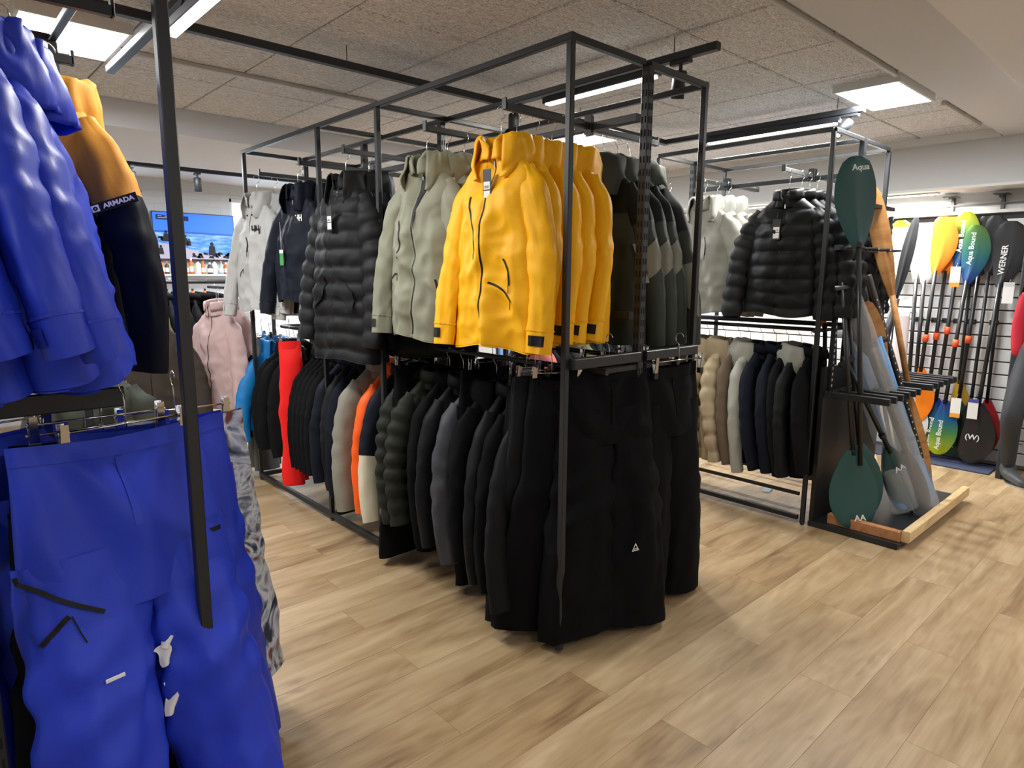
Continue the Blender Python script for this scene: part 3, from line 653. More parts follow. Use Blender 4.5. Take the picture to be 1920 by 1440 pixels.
def place(T, x, y, z, rz, lab=None, group=None, hang='', tilt=0, rx=0):
    T.location = (x, y, z); T.rotation_euler = (rx, tilt, rz)
    if lab: T['label'] = lab
    if group: T['group'] = group
    if hang: hanger((x, y, z), (0, tilt, rz), hang)
    return T
D = math.radians
# --- yellow jackets (front one, then copies)
yj, onb, SL, SR, sol, sor = jacket('shell_jacket', 'front yellow shell jacket with chest zips facing the aisle, black swing tag at its collar', m=YEL, L=.76, ws=.195, wh=.232, dep=.095, sl=.70, flare=.045, srad=.066, seed=3, hood=1,
    zips=[(-.085, -.18, -.045, -.40), (.10, -.42, .125, -.52), (.03, -.51, .14, -.58)], tag_=(.005, -.085, True, .05), open_=.012, res=1.5, fold=1.15)
place(yj, 1.755, 1.985, Z0, D(-86), hang='hanger inside the front yellow jacket')
yb, *_ = jacket('shell_jacket', 'second yellow shell jacket, behind the front one with dark collar lining', m=YEL, m3=YEL, L=.74, ws=.20, wh=.25, dep=.085, sl=.67, flare=.045, srad=.064, seed=8, hood=1, res=1.1)
MB().grid(lambda u, v: (.085*sin((u-.5)*4.4)*(1-.1*v), .055*cos((u-.5)*4.4)+.02, -.03+.075*v), 14, 3).ob('collar_lining', TRIMB, yb, True)
place(yb, 1.85, 2.0, Z0, D(-92), hang='hanger inside the second yellow jacket')
index_kids()
YL = ['third yellow shell jacket along the arm, right of the near black post', 'fourth yellow shell jacket along the arm, its sleeve in front of the last one', 'rearmost yellow shell jacket, its elbow sticking out furthest to the right']
for i, (dx, dy, r) in enumerate([(.19, -.015, -94), (.28, -.03, -97), (.385, -.06, -99)]):
    c = copytree(yb); c['group'] = 'yellow jackets on the near arm'; place(c, 1.77+dx, 2.01+dy*.3, Z0, D(r+4), YL[i], hang=['hanger inside the third yellow jacket', 'hanger inside the fourth yellow jacket', 'hanger inside the rearmost yellow jacket'][i])
for t in (yj, yb): t['group'] = 'yellow jackets on the near arm'
# --- olive jackets
oj, onb2, *_ = jacket('shell_jacket', 'front olive grey shell jacket with dark zips and open dark collar', m=OLV, L=.76, ws=.205, wh=.24, dep=.09, sl=.69, flare=.06, seed=12, zips=[(-.10, -.24, -.085, -.38), (-.16, -.50, -.11, -.48), (.15, -.50, .17, -.66)], open_=.02, res=1.4, fold=1.2)
MB().grid(lambda u, v: tuple(Vector(onb2(.01+.05*u*(1-v)+.004, -.05-.24*v, .004))), 4, 10).ob('neck_lining', TRIMB, oj, True)
place(oj, 1.77, 2.50, Z0, D(-84), hang='hanger inside the front olive jacket', group='olive jackets')
o2, *_ = jacket('shell_jacket', 'olive grey shell jacket just behind the front olive one', m=OLV, L=.73, wh=.24, seed=14, res=.9); index_kids()
place(o2, 1.87, 2.48, Z0, D(-90), hang='hanger inside the second olive jacket', group='olive jackets')
c = copytree(o2); place(c, 1.95, 2.46, Z0, D(-94), 'rear olive grey jacket, third on its arm', 'olive jackets', 'hanger inside the third olive jacket')
blkj, *_ = jacket('shell_jacket', 'plain black shell jacket at the rear of the olive arm', m=BLK, seed=17, L=.72, res=.8); index_kids()
place(blkj, 2.05, 2.46, Z0, D(-92), hang='hanger inside the black jacket behind the olive jackets')
# --- long black puffer
pf, onb3, *_ = jacket('puffer_coat', 'long black quilted puffer coat with hood and dark swing tag, front of its arm', 'coat', m=PUF, L=.93, ws=.225, wh=.29, dep=.115, sl=.78, flare=.075, seed=21, quilt=.088, zips=(), tag_=(.03, -.14), tabs=False, fold=.8, srad=.088, res=1.15)
for sd in (-1, 1):
    MB().grid(lambda u, v: tuple(Vector(onb3(sd*(.05+.13*u), -.48-.02*u-.10*v-.07*u*1, .012))), 8, 6).ob('pocket_flap', PUF, pf, True)
place(pf, 1.78, 3.25, Z0, D(-84), hang='hanger inside the long black puffer coat', group='black puffer coats on the middle rack')
p2, *_ = jacket('puffer_coat', 'black quilted puffer coat behind the long one, only its dark hood and shoulder visible', 'coat', m=PUF, L=.88, ws=.22, wh=.27, dep=.10, sl=.74, seed=22, quilt=.088, tabs=False, fold=.7, srad=.085, res=.85); index_kids()
place(p2, 1.90, 3.22, Z0, D(-92), hang='hanger inside the second black puffer coat', group='black puffer coats on the middle rack')
c = copytree(p2); place(c, 2.04, 2.86, Z0-.02, D(-60), 'black quilted puffer coat turned sideways between the olive jackets and the long puffer', 'black puffer coats on the middle rack', 'hanger inside the sideways black puffer coat')
# --- navy jacket with white logo
nj, onb4, *_ = jacket('shell_jacket', 'navy blue hooded jacket with white chest logo and green swing tag', m=NVY, L=.64, ws=.21, wh=.245, seed=25, zips=[(-.06, -.30, -.07, -.46)], logo=('HH', .09, -.16, .05, LABEL), res=1.1)
p = onb4(-.03, -.34, .012); gt = MB().bbox((-.02, -.0015, -.09), (.02, 0, 0), .0005).ob('swing_tag', mat('green_card', (52, 140, 62), .5), nj, loc=p); MB().bbox((-.02, -.002, -.02), (.02, -.0012, 0), .0003).ob('tag_header', LABEL, gt); MB().cyl((0, 0, 0), (0, -.002, .16), .001, 4).ob('string', LABEL, gt)
place(nj, 1.78, 3.83, Z0, D(-84), hang='hanger inside the navy jacket with the white logo')
n2, *_ = jacket('shell_jacket', 'plain dark navy jacket behind the navy one with the logo', m=NVY, L=.66, seed=26, res=.8); index_kids(); place(n2, 1.90, 3.80, Z0, D(-92), hang='hanger inside the plain navy jacket')
# --- light grey jackets
gj, onb5, SLg, SRg, *_ = jacket('shell_jacket', 'light grey hooded jacket with dark HH chest print facing the aisle', m=GRY, L=.72, ws=.215, wh=.26, sl=.70, seed=31, zips=[(-.15, -.50, -.08, -.45), (-.03, -.24, -.01, -.34)], logo=('H', .07, -.20, .075, TRIMB), res=1.2, mcuff=GRY)
lg2 = text('logo', 'H', .075, TRIMB, gj, onb5(.12, -.20, .004), (pi/2, 0, 0), bold=.002)
for x_ in (-.035, .035): MB().cyl(Vector(onb5(x_, -.10, .001)), Vector(onb5(x_, -.10, .006)), .006, 8).ob('eyelet', TRIMB, gj)
place(gj, 1.78, 4.45, Z0, D(-84), hang='hanger inside the light grey jacket with the HH print', group='light grey jackets on the middle rack')
g2j, *_ = jacket('shell_jacket', 'light grey jacket behind the printed one, mostly covered', m=GRY, L=.75, seed=33, res=.8, mcuff=GRY); index_kids()
place(g2j, 1.89, 4.42, Z0, D(-92), hang='hanger inside the second light grey jacket', group='light grey jackets on the middle rack')
# --- right side of the middle rack: colour block green jackets
cb, onb6, CSL, CSR, *_ = jacket('shell_jacket', 'frontmost dark green and grey colour-block jacket on the right side arm', m=DGB, m2=DGR, split=.24, L=.78, ws=.20, wh=.25, sl=.73, flare=.06, srad=.066, seed=41, hood=1, res=1.1, tabs=False, m3=DGR)
for sd in (-1, 1): MB().grid(lambda u, v: tuple(Vector(onb6(sd*(.10+.10*u), -.25-.12*v-.06*u, .004))), 5, 6).ob('light_panel', LGB, cb, True)
MB().grid(lambda u, v: CSL(.0+.24*u, .50+.34*v*(1-.25*u), .004), 6, 8).ob('light_panel', LGB, cb, True)
place(cb, 2.70, 2.02, Z0, D(84), hang='hanger inside the outermost green jacket', group='green colour-block jackets')
cb2, onc, CSL2, CSR2, *_ = jacket('shell_jacket', 'x', m=DGB, m2=DGR, split=.20, L=.78, ws=.20, wh=.25, sl=.72, flare=.05, srad=.064, seed=43, hood=1, res=.9, tabs=False, m3=DGR)
for sd in (-1, 1): MB().grid(lambda u, v: (sd*(.20+.07*v), .05-.04*u-.05*u*(1-v), -.34-.17*v), 4, 5).ob('light_panel', LGB, cb2, True)
MB().grid(lambda u, v: CSL2(.0+.22*u, .36+.18*v+.06*u, .004), 6, 8).ob('light_panel', LGB, cb2, True)
index_kids()
for i, (x, r, l, h) in enumerate([(2.60, 88, 'green and black colour-block jacket just inside the outermost one', 'hanger inside the second green jacket'), (2.51, 92, 'green and black colour-block jacket beside the slotted upright', 'hanger inside the third green jacket'), (2.41, 95, 'innermost dark green colour-block jacket behind the yellow ones', 'hanger inside the innermost green jacket')]):
    c = cb2 if i == 0 else copytree(cb2); place(c, x, 2.02, Z0, D(r), l, 'green colour-block jackets', h)
for i, (y, l) in enumerate([(2.5, 'green jacket on the second right-hand arm of the middle rack'), (3.1, 'dark jacket on the third right-hand arm of the middle rack')]):
    c = copytree(blkj if i else cb2); place(c, 2.62, y, Z0, D(88), l, None, ['hanger on the second right-hand arm of the middle rack', 'hanger on the third right-hand arm of the middle rack'][i])
    if 'group' in c and i == 0: c['group'] = 'green colour-block jackets'
# --- lower left rail of the middle rack, side hung
XR, ZR = 1.985, ZL-.145
ft, onf, LA, LB = trousers('ski_trousers', 'wide black ski trousers with small white triangle logo facing the open floor', BLKM, L=1.10, w0=.205, dep=.05, leg=.15, spread=.14, seed=51, fold=1.5, res=1.3, legd=.085)
place(ft, 2.085, 1.70, 1.135, D(-13), rx=-.03)
tl = MB(); tw = .028
def tri(cx, cz, s_, t_):
    P = [(cx-s_, cz-s_*.8), (cx+s_, cz-s_*.8), (cx, cz+s_)]; Q = [(cx-s_+t_*1.6, cz-s_*.8+t_), (cx+s_-t_*1.6, cz-s_*.8+t_), (cx, cz+s_-t_*2)]
    return P, Q
LT = LB(.70, .62, .006); P, Q = tri(LT[0], LT[2], .019, .004); yy = LT[1]-.004
tl.add([(a, yy, b) for a, b in P+Q], [(0, 1, 4, 3), (1, 2, 5, 4), (2, 0, 3, 5)]); tl.box((LT[0]-.008, yy-.0005, LT[2]-.008), (LT[0]+.010, yy, LT[2]-.004)); tl.ob('logo', LABEL, ft)
cliphanger((2.085, 1.69, 1.155), D(-13), 'clip hanger holding the wide black ski trousers', .15)
for i, (x, y, z, r, lab, hl, wd) in enumerate([(1.865, 1.80, 1.09, -34, 'black trousers folded lengthwise, directly left of the near black post', 'clip hanger on the folded black trousers left of the near post', .085),
        (1.86, 1.89, 1.09, -22, 'folded black trousers second from the near post, long leg flaring left', 'clip hanger on the second folded black trousers', .09), (1.90, 1.98, 1.09, -14, 'folded black trousers third from the near post', 'clip hanger on the third folded black trousers', .08)]):
    t = folded_trousers('ski_trousers', lab, [BLKM, BLK, BLKM][i], L=1.04-.02*i, w_=wd, dep=.055, seed=55+i, group='folded black trousers', flare=1.55); place(t, x, y, z, D(r), tilt=.09-.02*i); cliphanger((x, y, z+.03), D(r), hl, .07)
MB().bbox((-.04, -.035, -.05), (.03, -.03, .03), .002).ob('side_label', mat('grey_card', (120, 120, 116), .6), t)
def jk(lab, mm, y, seed, cat='jacket', nm='shell_jacket', x=XR, rz=0, grp=None, hlab=None, z=ZR, **k):
    a = dict(L=.72, ws=.20, wh=.235, dep=.052, sl=.66, flare=.05, res=.8, hood=0, tabs=False, srad=.062, bend=.03); a.update(k)
    T = jacket(nm, lab, cat, m=mm, seed=seed, group=grp, **a)[0]; place(T, x, y, z, D(rz), hang=hlab or ('hanger inside the '+lab.split(',')[0])[:90]); return T
protoB = {}
LOW = [ # y, material, label, params
 (1.95, BLK, 'black shell jacket, first one behind the folded trousers', dict(L=.78, sl=.76, flare=.11, dep=.07)),
 (2.06, BLKM, 'matt black jacket, second in the lower row', dict(L=.76, sl=.72, flare=.08)),
 (2.16, BLK, 'black shell jacket with tiny white sleeve mark in the lower row', dict(L=.74, sl=.71, flare=.08, mark=1)),
 (2.27, BLKM, 'matt black jacket left of the one with a white sleeve mark', dict(L=.72, hood=1)),
 (2.40, CHAR, 'charcoal grey shell jacket with crinkled sleeve, lighter than its neighbours', dict(L=.72, sl=.70, flare=.07, fold=1.7, srad=.07, dep=.07)),
 (2.52, BLK, 'black shell jacket half hidden behind the charcoal one', dict(L=.76, sl=.68)),
 (2.63, BLKM, 'long matt black jacket between charcoal jacket and dark puffers', dict(L=.84, sl=.69)),
 (2.76, PUO, 'dark olive quilted puffer jacket, nearer of the two', dict(quilt=.075, fold=.7, L=.68, sl=.64, dep=.08, srad=.075)),
 (2.90, PUO, 'dark olive quilted puffer jacket, farther of the two', dict(quilt=.075, fold=.7, L=.68, sl=.66, dep=.08, srad=.072)),
 (3.03, NVY, 'navy jacket with cream lower sleeve next to the orange sleeve', dict(m2=CRM, split=.40, L=.68, sl=.70, flare=.07)),
 (3.13, ORG, 'bright orange shell jacket showing only its sleeve', dict(L=.66, sl=.68, flare=.06)),
 (3.30, GRO, 'grey-green shell jacket with round elbow patch beside the orange sleeve', dict(L=.70, sl=.71, flare=.07, fold=1.3, srad=.075, dep=.065)),
 (3.44, NVB, 'dark navy jacket next to the grey-green one', dict(L=.68, sl=.67)),
 (3.54, BLK, 'black shell jacket, second from the grey-green one', dict(L=.66, sl=.65)),
 (3.64, NVY, 'navy jacket next to the row of black fleeces', dict(L=.66, sl=.64)),
 (4.32, BLKM, 'black fleece jacket immediately left of the red trousers', dict(L=.66, sl=.62)),
 (4.44, BLKM, 'black fleece jacket, second left of the red trousers', dict(L=.64, sl=.60, hood=1)),
 (4.56, BLKM, 'black fleece jacket nearest the bright blue one', dict(L=.66, sl=.60)),
 (4.74, BCY, 'bright blue shell jacket at the far end of the lower row', dict(L=.62, sl=.60, flare=.08, hood=1)),
 (4.86, NVY, 'dark navy jacket behind the bright blue one', dict(L=.62, sl=.60)),
]
for i, (y, mm, lab, k) in enumerate(LOW):
    mk = k.pop('mark', 0)
    if 'm2' in k: k = dict(k)
    T = jk(lab, mm, y, 60+i, rz=(-6+(i*5) % 11), hlab='hanger of the '+lab.split(' immediately')[0].replace(', ', ' '), grp='garments on the lower left rail', **k)
    if mk: MB().bbox((-.315, -.072, -.62), (-.295, -.066, -.605), .001).ob('sleeve_mark', LABEL, T)
    if mm is GRO: MB().grid(lambda u, v: (-.285-.02*v*cos(2*pi*u)*0-.055*v*cos(2*pi*u)*.5, -.085+.01*v, -.43+.03*v*sin(2*pi*u)), 14, 3, True).ob('elbow_patch', GRO, T, True)
fl, *_ = jacket('fleece_jacket', 'black fleece jacket beside the red trousers', m=BLKM, seed=90, L=.64, ws=.20, wh=.225, dep=.04, sl=.62, flare=.04, res=.7, hood=0, tabs=False, srad=.055); index_kids()
for i in range(5):
    c = fl if i == 0 else copytree(fl)
    place(c, XR, 3.73+i*.065, ZR, D(-3+i), ['black fleece jacket immediately right of the red trousers', 'second black fleece right of the red trousers', 'middle black fleece of the five right of the red trousers', 'fourth black fleece right of the red trousers', 'black fleece furthest right of the five beside the red trousers'][4-i], 'black fleeces beside the red trousers',
          ['hanger of the black fleece nearest the red trousers', 'hanger of the second black fleece', 'hanger of the middle black fleece', 'hanger of the fourth black fleece', 'hanger of the fifth black fleece'][4-i])
rt = folded_trousers('ski_trousers', 'bright red ski trousers hanging folded in the lower row', RED, L=.95, w_=.066, dep=.045, seed=70, flare=1.0); place(rt, 1.80, 4.10, 1.07, D(-28)); cliphanger((1.80, 4.10, 1.10), D(-28), 'clip hanger holding the red trousers', .055)
MB().bbox((.0, -.055, -.50), (.018, -.05, -.46), .004).ob('knee_mark', TRIMB, rt)
for i, (y, l) in enumerate([(4.80, 'grey trousers under the far end of the lower row, nearer pair'), (4.92, 'grey trousers under the far end of the lower row, farther pair')]):
    t = folded_trousers('trousers', l, TRS, L=.98, w_=.07, dep=.04, seed=75+i, group='grey trousers at the far end'); place(t, 1.90, y, 1.03, D(-10)); cliphanger((1.90, y, 1.06), D(-10), l.replace('grey trousers', 'clip hanger of grey trousers').replace('under', 'at'), .06)
lt, *_ = trousers('ski_trousers', 'long black ski trousers whose wide leg ends show below the dark puffers', BLKM, L=1.0, w0=.15, dep=.035, leg=.13, spread=.14, seed=80, res=.9); place(lt, 1.95, 2.86, 1.04, D(4)); cliphanger((1.95, 2.86, 1.07), D(4), 'clip hanger of the long black trousers below the dark puffers', .13)
lt2, *_ = trousers('ski_trousers', 'long dark trousers behind the charcoal jacket, only the leg ends in shadow', BLKM, L=1.02, w0=.19, dep=.04, leg=.11, spread=.12, seed=81, res=.8); place(lt2, 2.02, 2.34, 1.07, 0); cliphanger((2.02, 2.34, 1.10), 0, 'clip hanger of the dark trousers behind the charcoal jacket', .13)
# right-hand lower rail
rt1, *_ = trousers('ski_trousers', 'plain black trousers hanging in the right bay of the middle rack', BLKM, L=1.08, w0=.195, dep=.05, leg=.13, spread=.12, seed=84, fold=.8, legd=.07); place(rt1, 2.47, 1.66, 1.115, D(-2)); cliphanger((2.49, 1.625, 1.14), D(-4), 'front clip hanger holding plain black trousers in the right bay', .16); index_kids()
for i, y in enumerate((1.78, 1.92, 2.06)):
    c = copytree(rt1); place(c, 2.50, y, 1.115, D(2*i), 'black trousers %s behind the plain ones in the right bay' % ['directly', 'two places', 'three places'][i]); cliphanger((2.49, y, 1.14), D(4*i-3), 'clip hanger %s behind the front one in the right bay' % ['directly', 'two places', 'three places'][i], .16)
for i in range(8):
    c = copytree(fl); place(c, 2.48, 2.35+i*.27, ZR, D(180-3+i), 'black garment on the far side rail of the middle rack', 'black garments on the far side rail')
# ================= REAR RACK GARMENTS =================
Z2 = 1.985
bp, onp, *_ = jacket('puffer_jacket', 'front black puffer jacket with stand collar and white price stickers on its tag', 'jacket', m=PUF, L=.70, ws=.215, wh=.225, dep=.11, sl=.66, flare=.035, seed=101, quilt=.082, hood=0, tabs=False, fold=1.2, srad=.076, tag_=(-.02, -.14), res=1.1, zips=[(.09, -.36, .075, -.46)])
place(bp, 3.99, 1.89, Z2, D(-82), hang='hanger inside the front black puffer jacket of the rear rack', group='black puffer jackets on the rear rack')
bq, *_ = jacket('puffer_jacket', 'x', 'jacket', m=PUF, L=.68, ws=.22, wh=.25, dep=.09, sl=.64, seed=102, quilt=.082, hood=0, tabs=False, fold=.7, srad=.085, res=.8); index_kids()
for i, l in enumerate(['second black puffer jacket behind the front one', 'third black puffer jacket along the arm', 'fourth black puffer jacket, innermost at the teal paddle blade']):
    c = bq if i == 0 else copytree(bq); place(c, 4.09+i*.085, 1.86-.01*i, Z2, D(-92-3*i), l+' of the rear rack' if i < 2 else l, 'black puffer jackets on the rear rack', 'hanger inside the '+['second', 'third', 'fourth'][i]+' black puffer jacket of the rear rack')
sj, ons, *_ = jacket('shell_jacket', 'front silver grey shell jacket with dark pocket zips on the rear rack', m=SIL, L=.72, ws=.21, wh=.24, seed=105, zips=[(.05, -.22, .07, -.34), (-.12, -.46, .0, -.50), (-.05, -.26, -.04, -.40)], fold=1.4, open_=.01, mcuff=SIL)
place(sj, 4.02, 2.48, Z2, D(-86), hang='hanger inside the front silver grey jacket', group='silver grey jackets on the rear rack')
s2, *_ = jacket('shell_jacket', 'x', m=SIL, L=.70, seed=106, fold=1.3, res=.9, mcuff=SIL); index_kids()
place(s2, 4.12, 2.45, Z2, D(-92), 'silver grey jacket behind the front one, right of it', 'silver grey jackets on the rear rack', 'hanger inside the second silver grey jacket')
c = copytree(s2); place(c, 4.22, 2.42, Z2, D(-96), 'rearmost silver grey jacket, its dark sleeve edge beside the black puffers', 'silver grey jackets on the rear rack', 'hanger inside the rearmost silver grey jacket')
cv = thing('shell_vest', 'pale grey top hanging under a bare black hanger left of the silver jackets', 'top', (3.99, 2.74, Z2)); cv.rotation_euler = (0, 0, D(-80))
mb = MB(); mb.grid(lambda u, v: ((-.5+u)*.34, -.04*cos((u-.5)*3)+.01*nz3(u*5, v*4, 2), -.07-.62*v+.02*cos((u-.5)*6)), 16, 16); mb.grid(lambda u, v: ((.5-u)*.34, .03*cos((u-.5)*3), -.07-.62*v+.02*cos((u-.5)*6)), 16, 8); mb.ob('body', SIL, cv, True)
MB().grid(lambda u, v: ((-.17+.11*u), -.046, -.06-.10*v), 3, 3).ob('pale_panel', LABEL, cv); hanger((3.99, 2.74, Z2), (0, 0, D(-80)), 'black hanger showing above the pale grey top')
for i in range(3):
    c = copytree(bq); place(c, 4.72-.1*i, 1.93, Z2, D(90+3*i), 'black puffer jacket on the wall side of the rear rack', 'black puffer jackets on the wall side')
LOW2 = [(2.43, BEI, 'beige quilted puffer jacket, leftmost in the lower row of the rear rack', dict(quilt=.1, fold=1.3, srad=.08, dep=.10, hood=1, L=.66, sl=.62)), (2.31, BEI, 'beige quilted puffer jacket, right of the leftmost beige one', dict(quilt=.1, fold=1.3, srad=.078, dep=.09, hood=1, L=.74, sl=.66)),
 (2.20, BRN, 'brown canvas jacket between beige puffers and the pale grey one', dict(L=.72)), (2.125, SIL, 'pale grey jacket in the lower row of the rear rack', dict(L=.74, sl=.70, hood=1, dep=.07)),
 (2.04, NVB, 'dark jacket immediately right of the pale grey one', dict(L=.72)), (1.95, NVB, 'charcoal jacket, second right of the pale grey one', dict(L=.74)), (1.87, BLKM, 'black jacket, third right of the pale grey one', dict(L=.72)),
 (1.79, BLK, 'black jacket with grey hood lining near the rear rack post', dict(L=.72, hood=1, m3=SIL)), (1.71, BLKM, 'long black jacket at the near end of the rear rack lower row', dict(L=.74, sl=.62))]
for i, (y, mm, lab, k) in enumerate(LOW2):
    T = jk(lab, mm, y, 120+i, x=4.085, z=ZL2-.15, rz=(-5+(i*7) % 12), hlab='hanger of the '+lab.replace(', ', ' '), grp='lower row of the rear rack', **k)
bt = folded_trousers('trousers', 'black trousers with white hem label hanging low behind the middle rack end', BLKM, L=.95, w_=.14, seed=140); place(bt, 3.98, 2.72, 1.12, D(-5)); MB().bbox((-.14, -.07, -.90), (-.09, -.064, -.80), .002).ob('hem_label', LABEL, bt); cliphanger((3.98, 2.72, 1.15), D(-5), 'clip hanger of the low black trousers on the rear rack', .1)
# tags hanging below the pale jacket, paper on the floor
t = thing('swing_tag', 'white and black swing tag dangling under the pale grey jacket', 'tag', (3.93, 2.18, .36), rot=(.5, .3, .4)); MB().bbox((-.05, -.002, -.06), (.05, 0, .05), .001).ob('card', LABEL, t); MB().bbox((-.05, -.003, .02), (.05, -.0015, .05), .0004).ob('header', TAGB, t)
MB().cyl((0, 0, .05), (0, 0, .12), .001, 4).ob('string', TAGB, t)
tag(MB().grid(lambda u, v: (u*.12, v*.05, .004+.006*sin(u*3)), 6, 3).ob('paper_slip', mat('pale_blue_paper', (150, 170, 186), .6), loc=(4.35, 2.05, 0), rot=(0, 0, .2)), 'small pale blue paper slip lying on the floor under the rear rack', 'paper')
# ================= LEFT RACK GARMENTS =================
ba, *_ = jacket('shell_jacket', 'blue shell jacket at the left edge, nearest to the camera', m=BLU, L=.76, ws=.19, wh=.25, dep=.10, sl=.60, flare=.17, bend=-.11, hsc=.74, seed=201, mcuff=BLT, fold=1.2, srad=.078, res=1.3, trimc=BLT); ba['group'] = 'blue shell jackets on the near rack'
place(ba, .07, 1.97, Z0, D(-98), tilt=-.05, rx=.12, hang='hanger inside the nearest blue jacket')
bb, onbb, *_ = jacket('shell_jacket', 'blue shell jacket in the middle of the three, with its hood bunched over the hanger', m=BLU, L=.74, ws=.19, wh=.25, dep=.10, sl=.60, flare=.17, bend=-.11, hsc=.74, seed=203, mcuff=BLT, fold=1.2, srad=.078, res=1.3, trimc=BLT, group='blue shell jackets on the near rack')
place(bb, .18, 1.97, Z0+.0, D(-98), tilt=-.05, rx=.13, hang='hanger inside the middle blue jacket'); index_kids()
c = copytree(bb); place(c, .225, 2.03, Z0-.02, D(-96), 'rearmost blue shell jacket, a narrow strip beside the dark sleeve', 'blue shell jackets on the near rack', 'hanger inside the rearmost blue jacket', tilt=-.05, rx=.15)
tj, ont, STL, STR, tol, tor = jacket('ski_jacket', 'tan and black ski jacket with ARMADA printed on its sleeve', m=TAN, m2=NVY, split=.29, L=.80, ws=.19, wh=.25, dep=.10, sl=.72, flare=.19, seed=207, res=1.3, mcuff=NVY, srad=.076, tabs=False, m3=TAN, hsc=.9)
place(tj, .385, 2.47, Z0+.03, D(-66), hang='hanger inside the tan and black jacket')
def sleeve_print(S, parent, txt, u, t, size, flip=1):
    p = S(u, t, .004); pu = (S(u+.02, t, .004)-S(u-.02, t, .004)).normalized(); pt = (S(u, t-.02, .004)-S(u, t+.02, .004)).normalized()
    X = pu*flip; Zn = X.cross(pt).normalized()
    if Zn.dot(p-(S(u, t, 0)+S(u+.5, t, 0))*.5) < 0: X = -X; Zn = -Zn; Yv = Zn.cross(X).normalized(); M = Matrix((X, Yv, Zn)).transposed().to_4x4(); M.translation = p+Zn*.003
    pl = MB().bbox((-.068, -.015, -.001), (.062, .015, .0005), .0004).ob('sleeve_patch', TRIMB, parent); pl.matrix_local = M
    o = text('lettering', txt, size, LABEL, pl, (.012, 0, .001), (0, 0, 0), bold=.0006); MB().bbox((-.060, -.010, .0006), (-.040, .010, .0012), .0002).ob('emblem', LABEL, pl)
    text('emblem_mark', 'o', .022, TRIMB, pl, (-.05, .001, .0016), (0, 0, 0), bold=.001)
sleeve_print(STR, tor, 'ARMADA', .66, .385, .020, 1)
b1, onq, LL, LR = trousers('ski_trousers', 'blue ski trousers with black thigh zips clipped to a chrome hanger, nearest the camera', BLU, L=1.12, w0=.215, CR=.40, dep=.06, leg=.112, spread=.14, seed=211, fold=1.25, res=1.5, legd=.095, group='blue ski trousers on the near rack'); place(b1, .335, 1.84, 1.105, D(10), rx=-.22)
def onleg(Lf, pts, nm, par, mm, wd=.006, off=.004):
    vs = []; n = len(pts)
    P3 = [Vector(Lf(u, t, off)) for u, t in pts]
    for k in range(n):
        d = (P3[min(k+1, n-1)]-P3[max(k-1, 0)]).normalized(); s_ = d.cross(Vector((0, -1, 0))).normalized()*wd; vs += [P3[k]-s_, P3[k]+s_]
    return MB().add(vs, [(2*k, 2*k+1, 2*k+3, 2*k+2) for k in range(n-1)]).ob(nm, mm, par)
onleg(LL, [(.56+.022*k, .015+.016*k) for k in range(10)], 'thigh_zip', b1, TRIMB, .005, .012); onleg(LL, [(.60+.012*k, .20-.008*k) for k in range(8)], 'cargo_zip', b1, TRIMB)
MB().tube([tuple(LL(.69, .145, .009)), tuple(Vector(LL(.70, .19, .014))), tuple(Vector(LL(.71, .22, .012)))], .0018, 5).ob('zip_puller', TRIMB, b1)
onleg(LR, [(.84+.014*k, .04) for k in range(8)], 'thigh_zip', b1, TRIMB)
lp = Vector(LL(.76, .33, .006)); MB().bbox((lp.x-.02, lp.y-.003, lp.z-.005), (lp.x+.02, lp.y, lp.z+.004), .001).ob('thigh_logo', LABEL, b1)
for (x, z, a, h_) in [(.045, -.46, .3, .085), (.0, -.53, -.3, .05), (.01, -.62, .1, .08)]:
    MB().grid(lambda u, v: ((-.5+u)*.032*(1-.3*v)+.006*sin(v*5), -.012+.008*sin(u*4+v*3), -h_*v), 4, 6).ob('inner_label', LABEL, b1, True, (x, -.05, z), (0, a, 0))
cliphanger((.372, 1.835, 1.13), D(12), 'front chrome clip hanger with gold clips holding the blue ski trousers', .14); cliphanger((.33, 1.91, 1.14), D(2), 'chrome clip hanger just behind the front one on the near rack', .14)
b2, *_ = trousers('ski_trousers', 'blue ski trousers at the lower left corner, behind the nearest pair', BLU, L=1.08, w0=.21, dep=.055, leg=.15, spread=.14, seed=213, fold=1.1, legd=.08, group='blue ski trousers on the near rack'); place(b2, .08, 2.04, 1.10, D(14)); cliphanger((.08, 2.03, 1.13), D(14), 'black-jawed clip hanger over the lower left blue trousers', .16)
index_kids()
b3 = copytree(b2); place(b3, .45, 1.99, 1.09, D(4), 'blue ski trousers behind the near post, right edge over the oak floor', 'blue ski trousers on the near rack')
f1, *_ = trousers('ski_trousers', 'white blue and rust floral trousers peeking out right of the blue ones', FLO, L=.92, w0=.2, dep=.05, leg=.12, spread=.15, seed=217, fold=.9, legd=.07); place(f1, .57, 2.16, 1.06, D(-4))
cliphanger((.57, 2.15, 1.09), 0, 'clip hanger of the floral trousers', .15)
k1, *_ = trousers('ski_trousers', 'black trousers in the shadow between the blue trouser legs', BLKM, L=1.04, w0=.2, dep=.05, leg=.12, spread=.12, seed=219); place(k1, .34, 1.95, 1.08, D(5)); cliphanger((.34, 1.94, 1.11), D(5), 'clip hanger of the black trousers between the blue ones', .15)
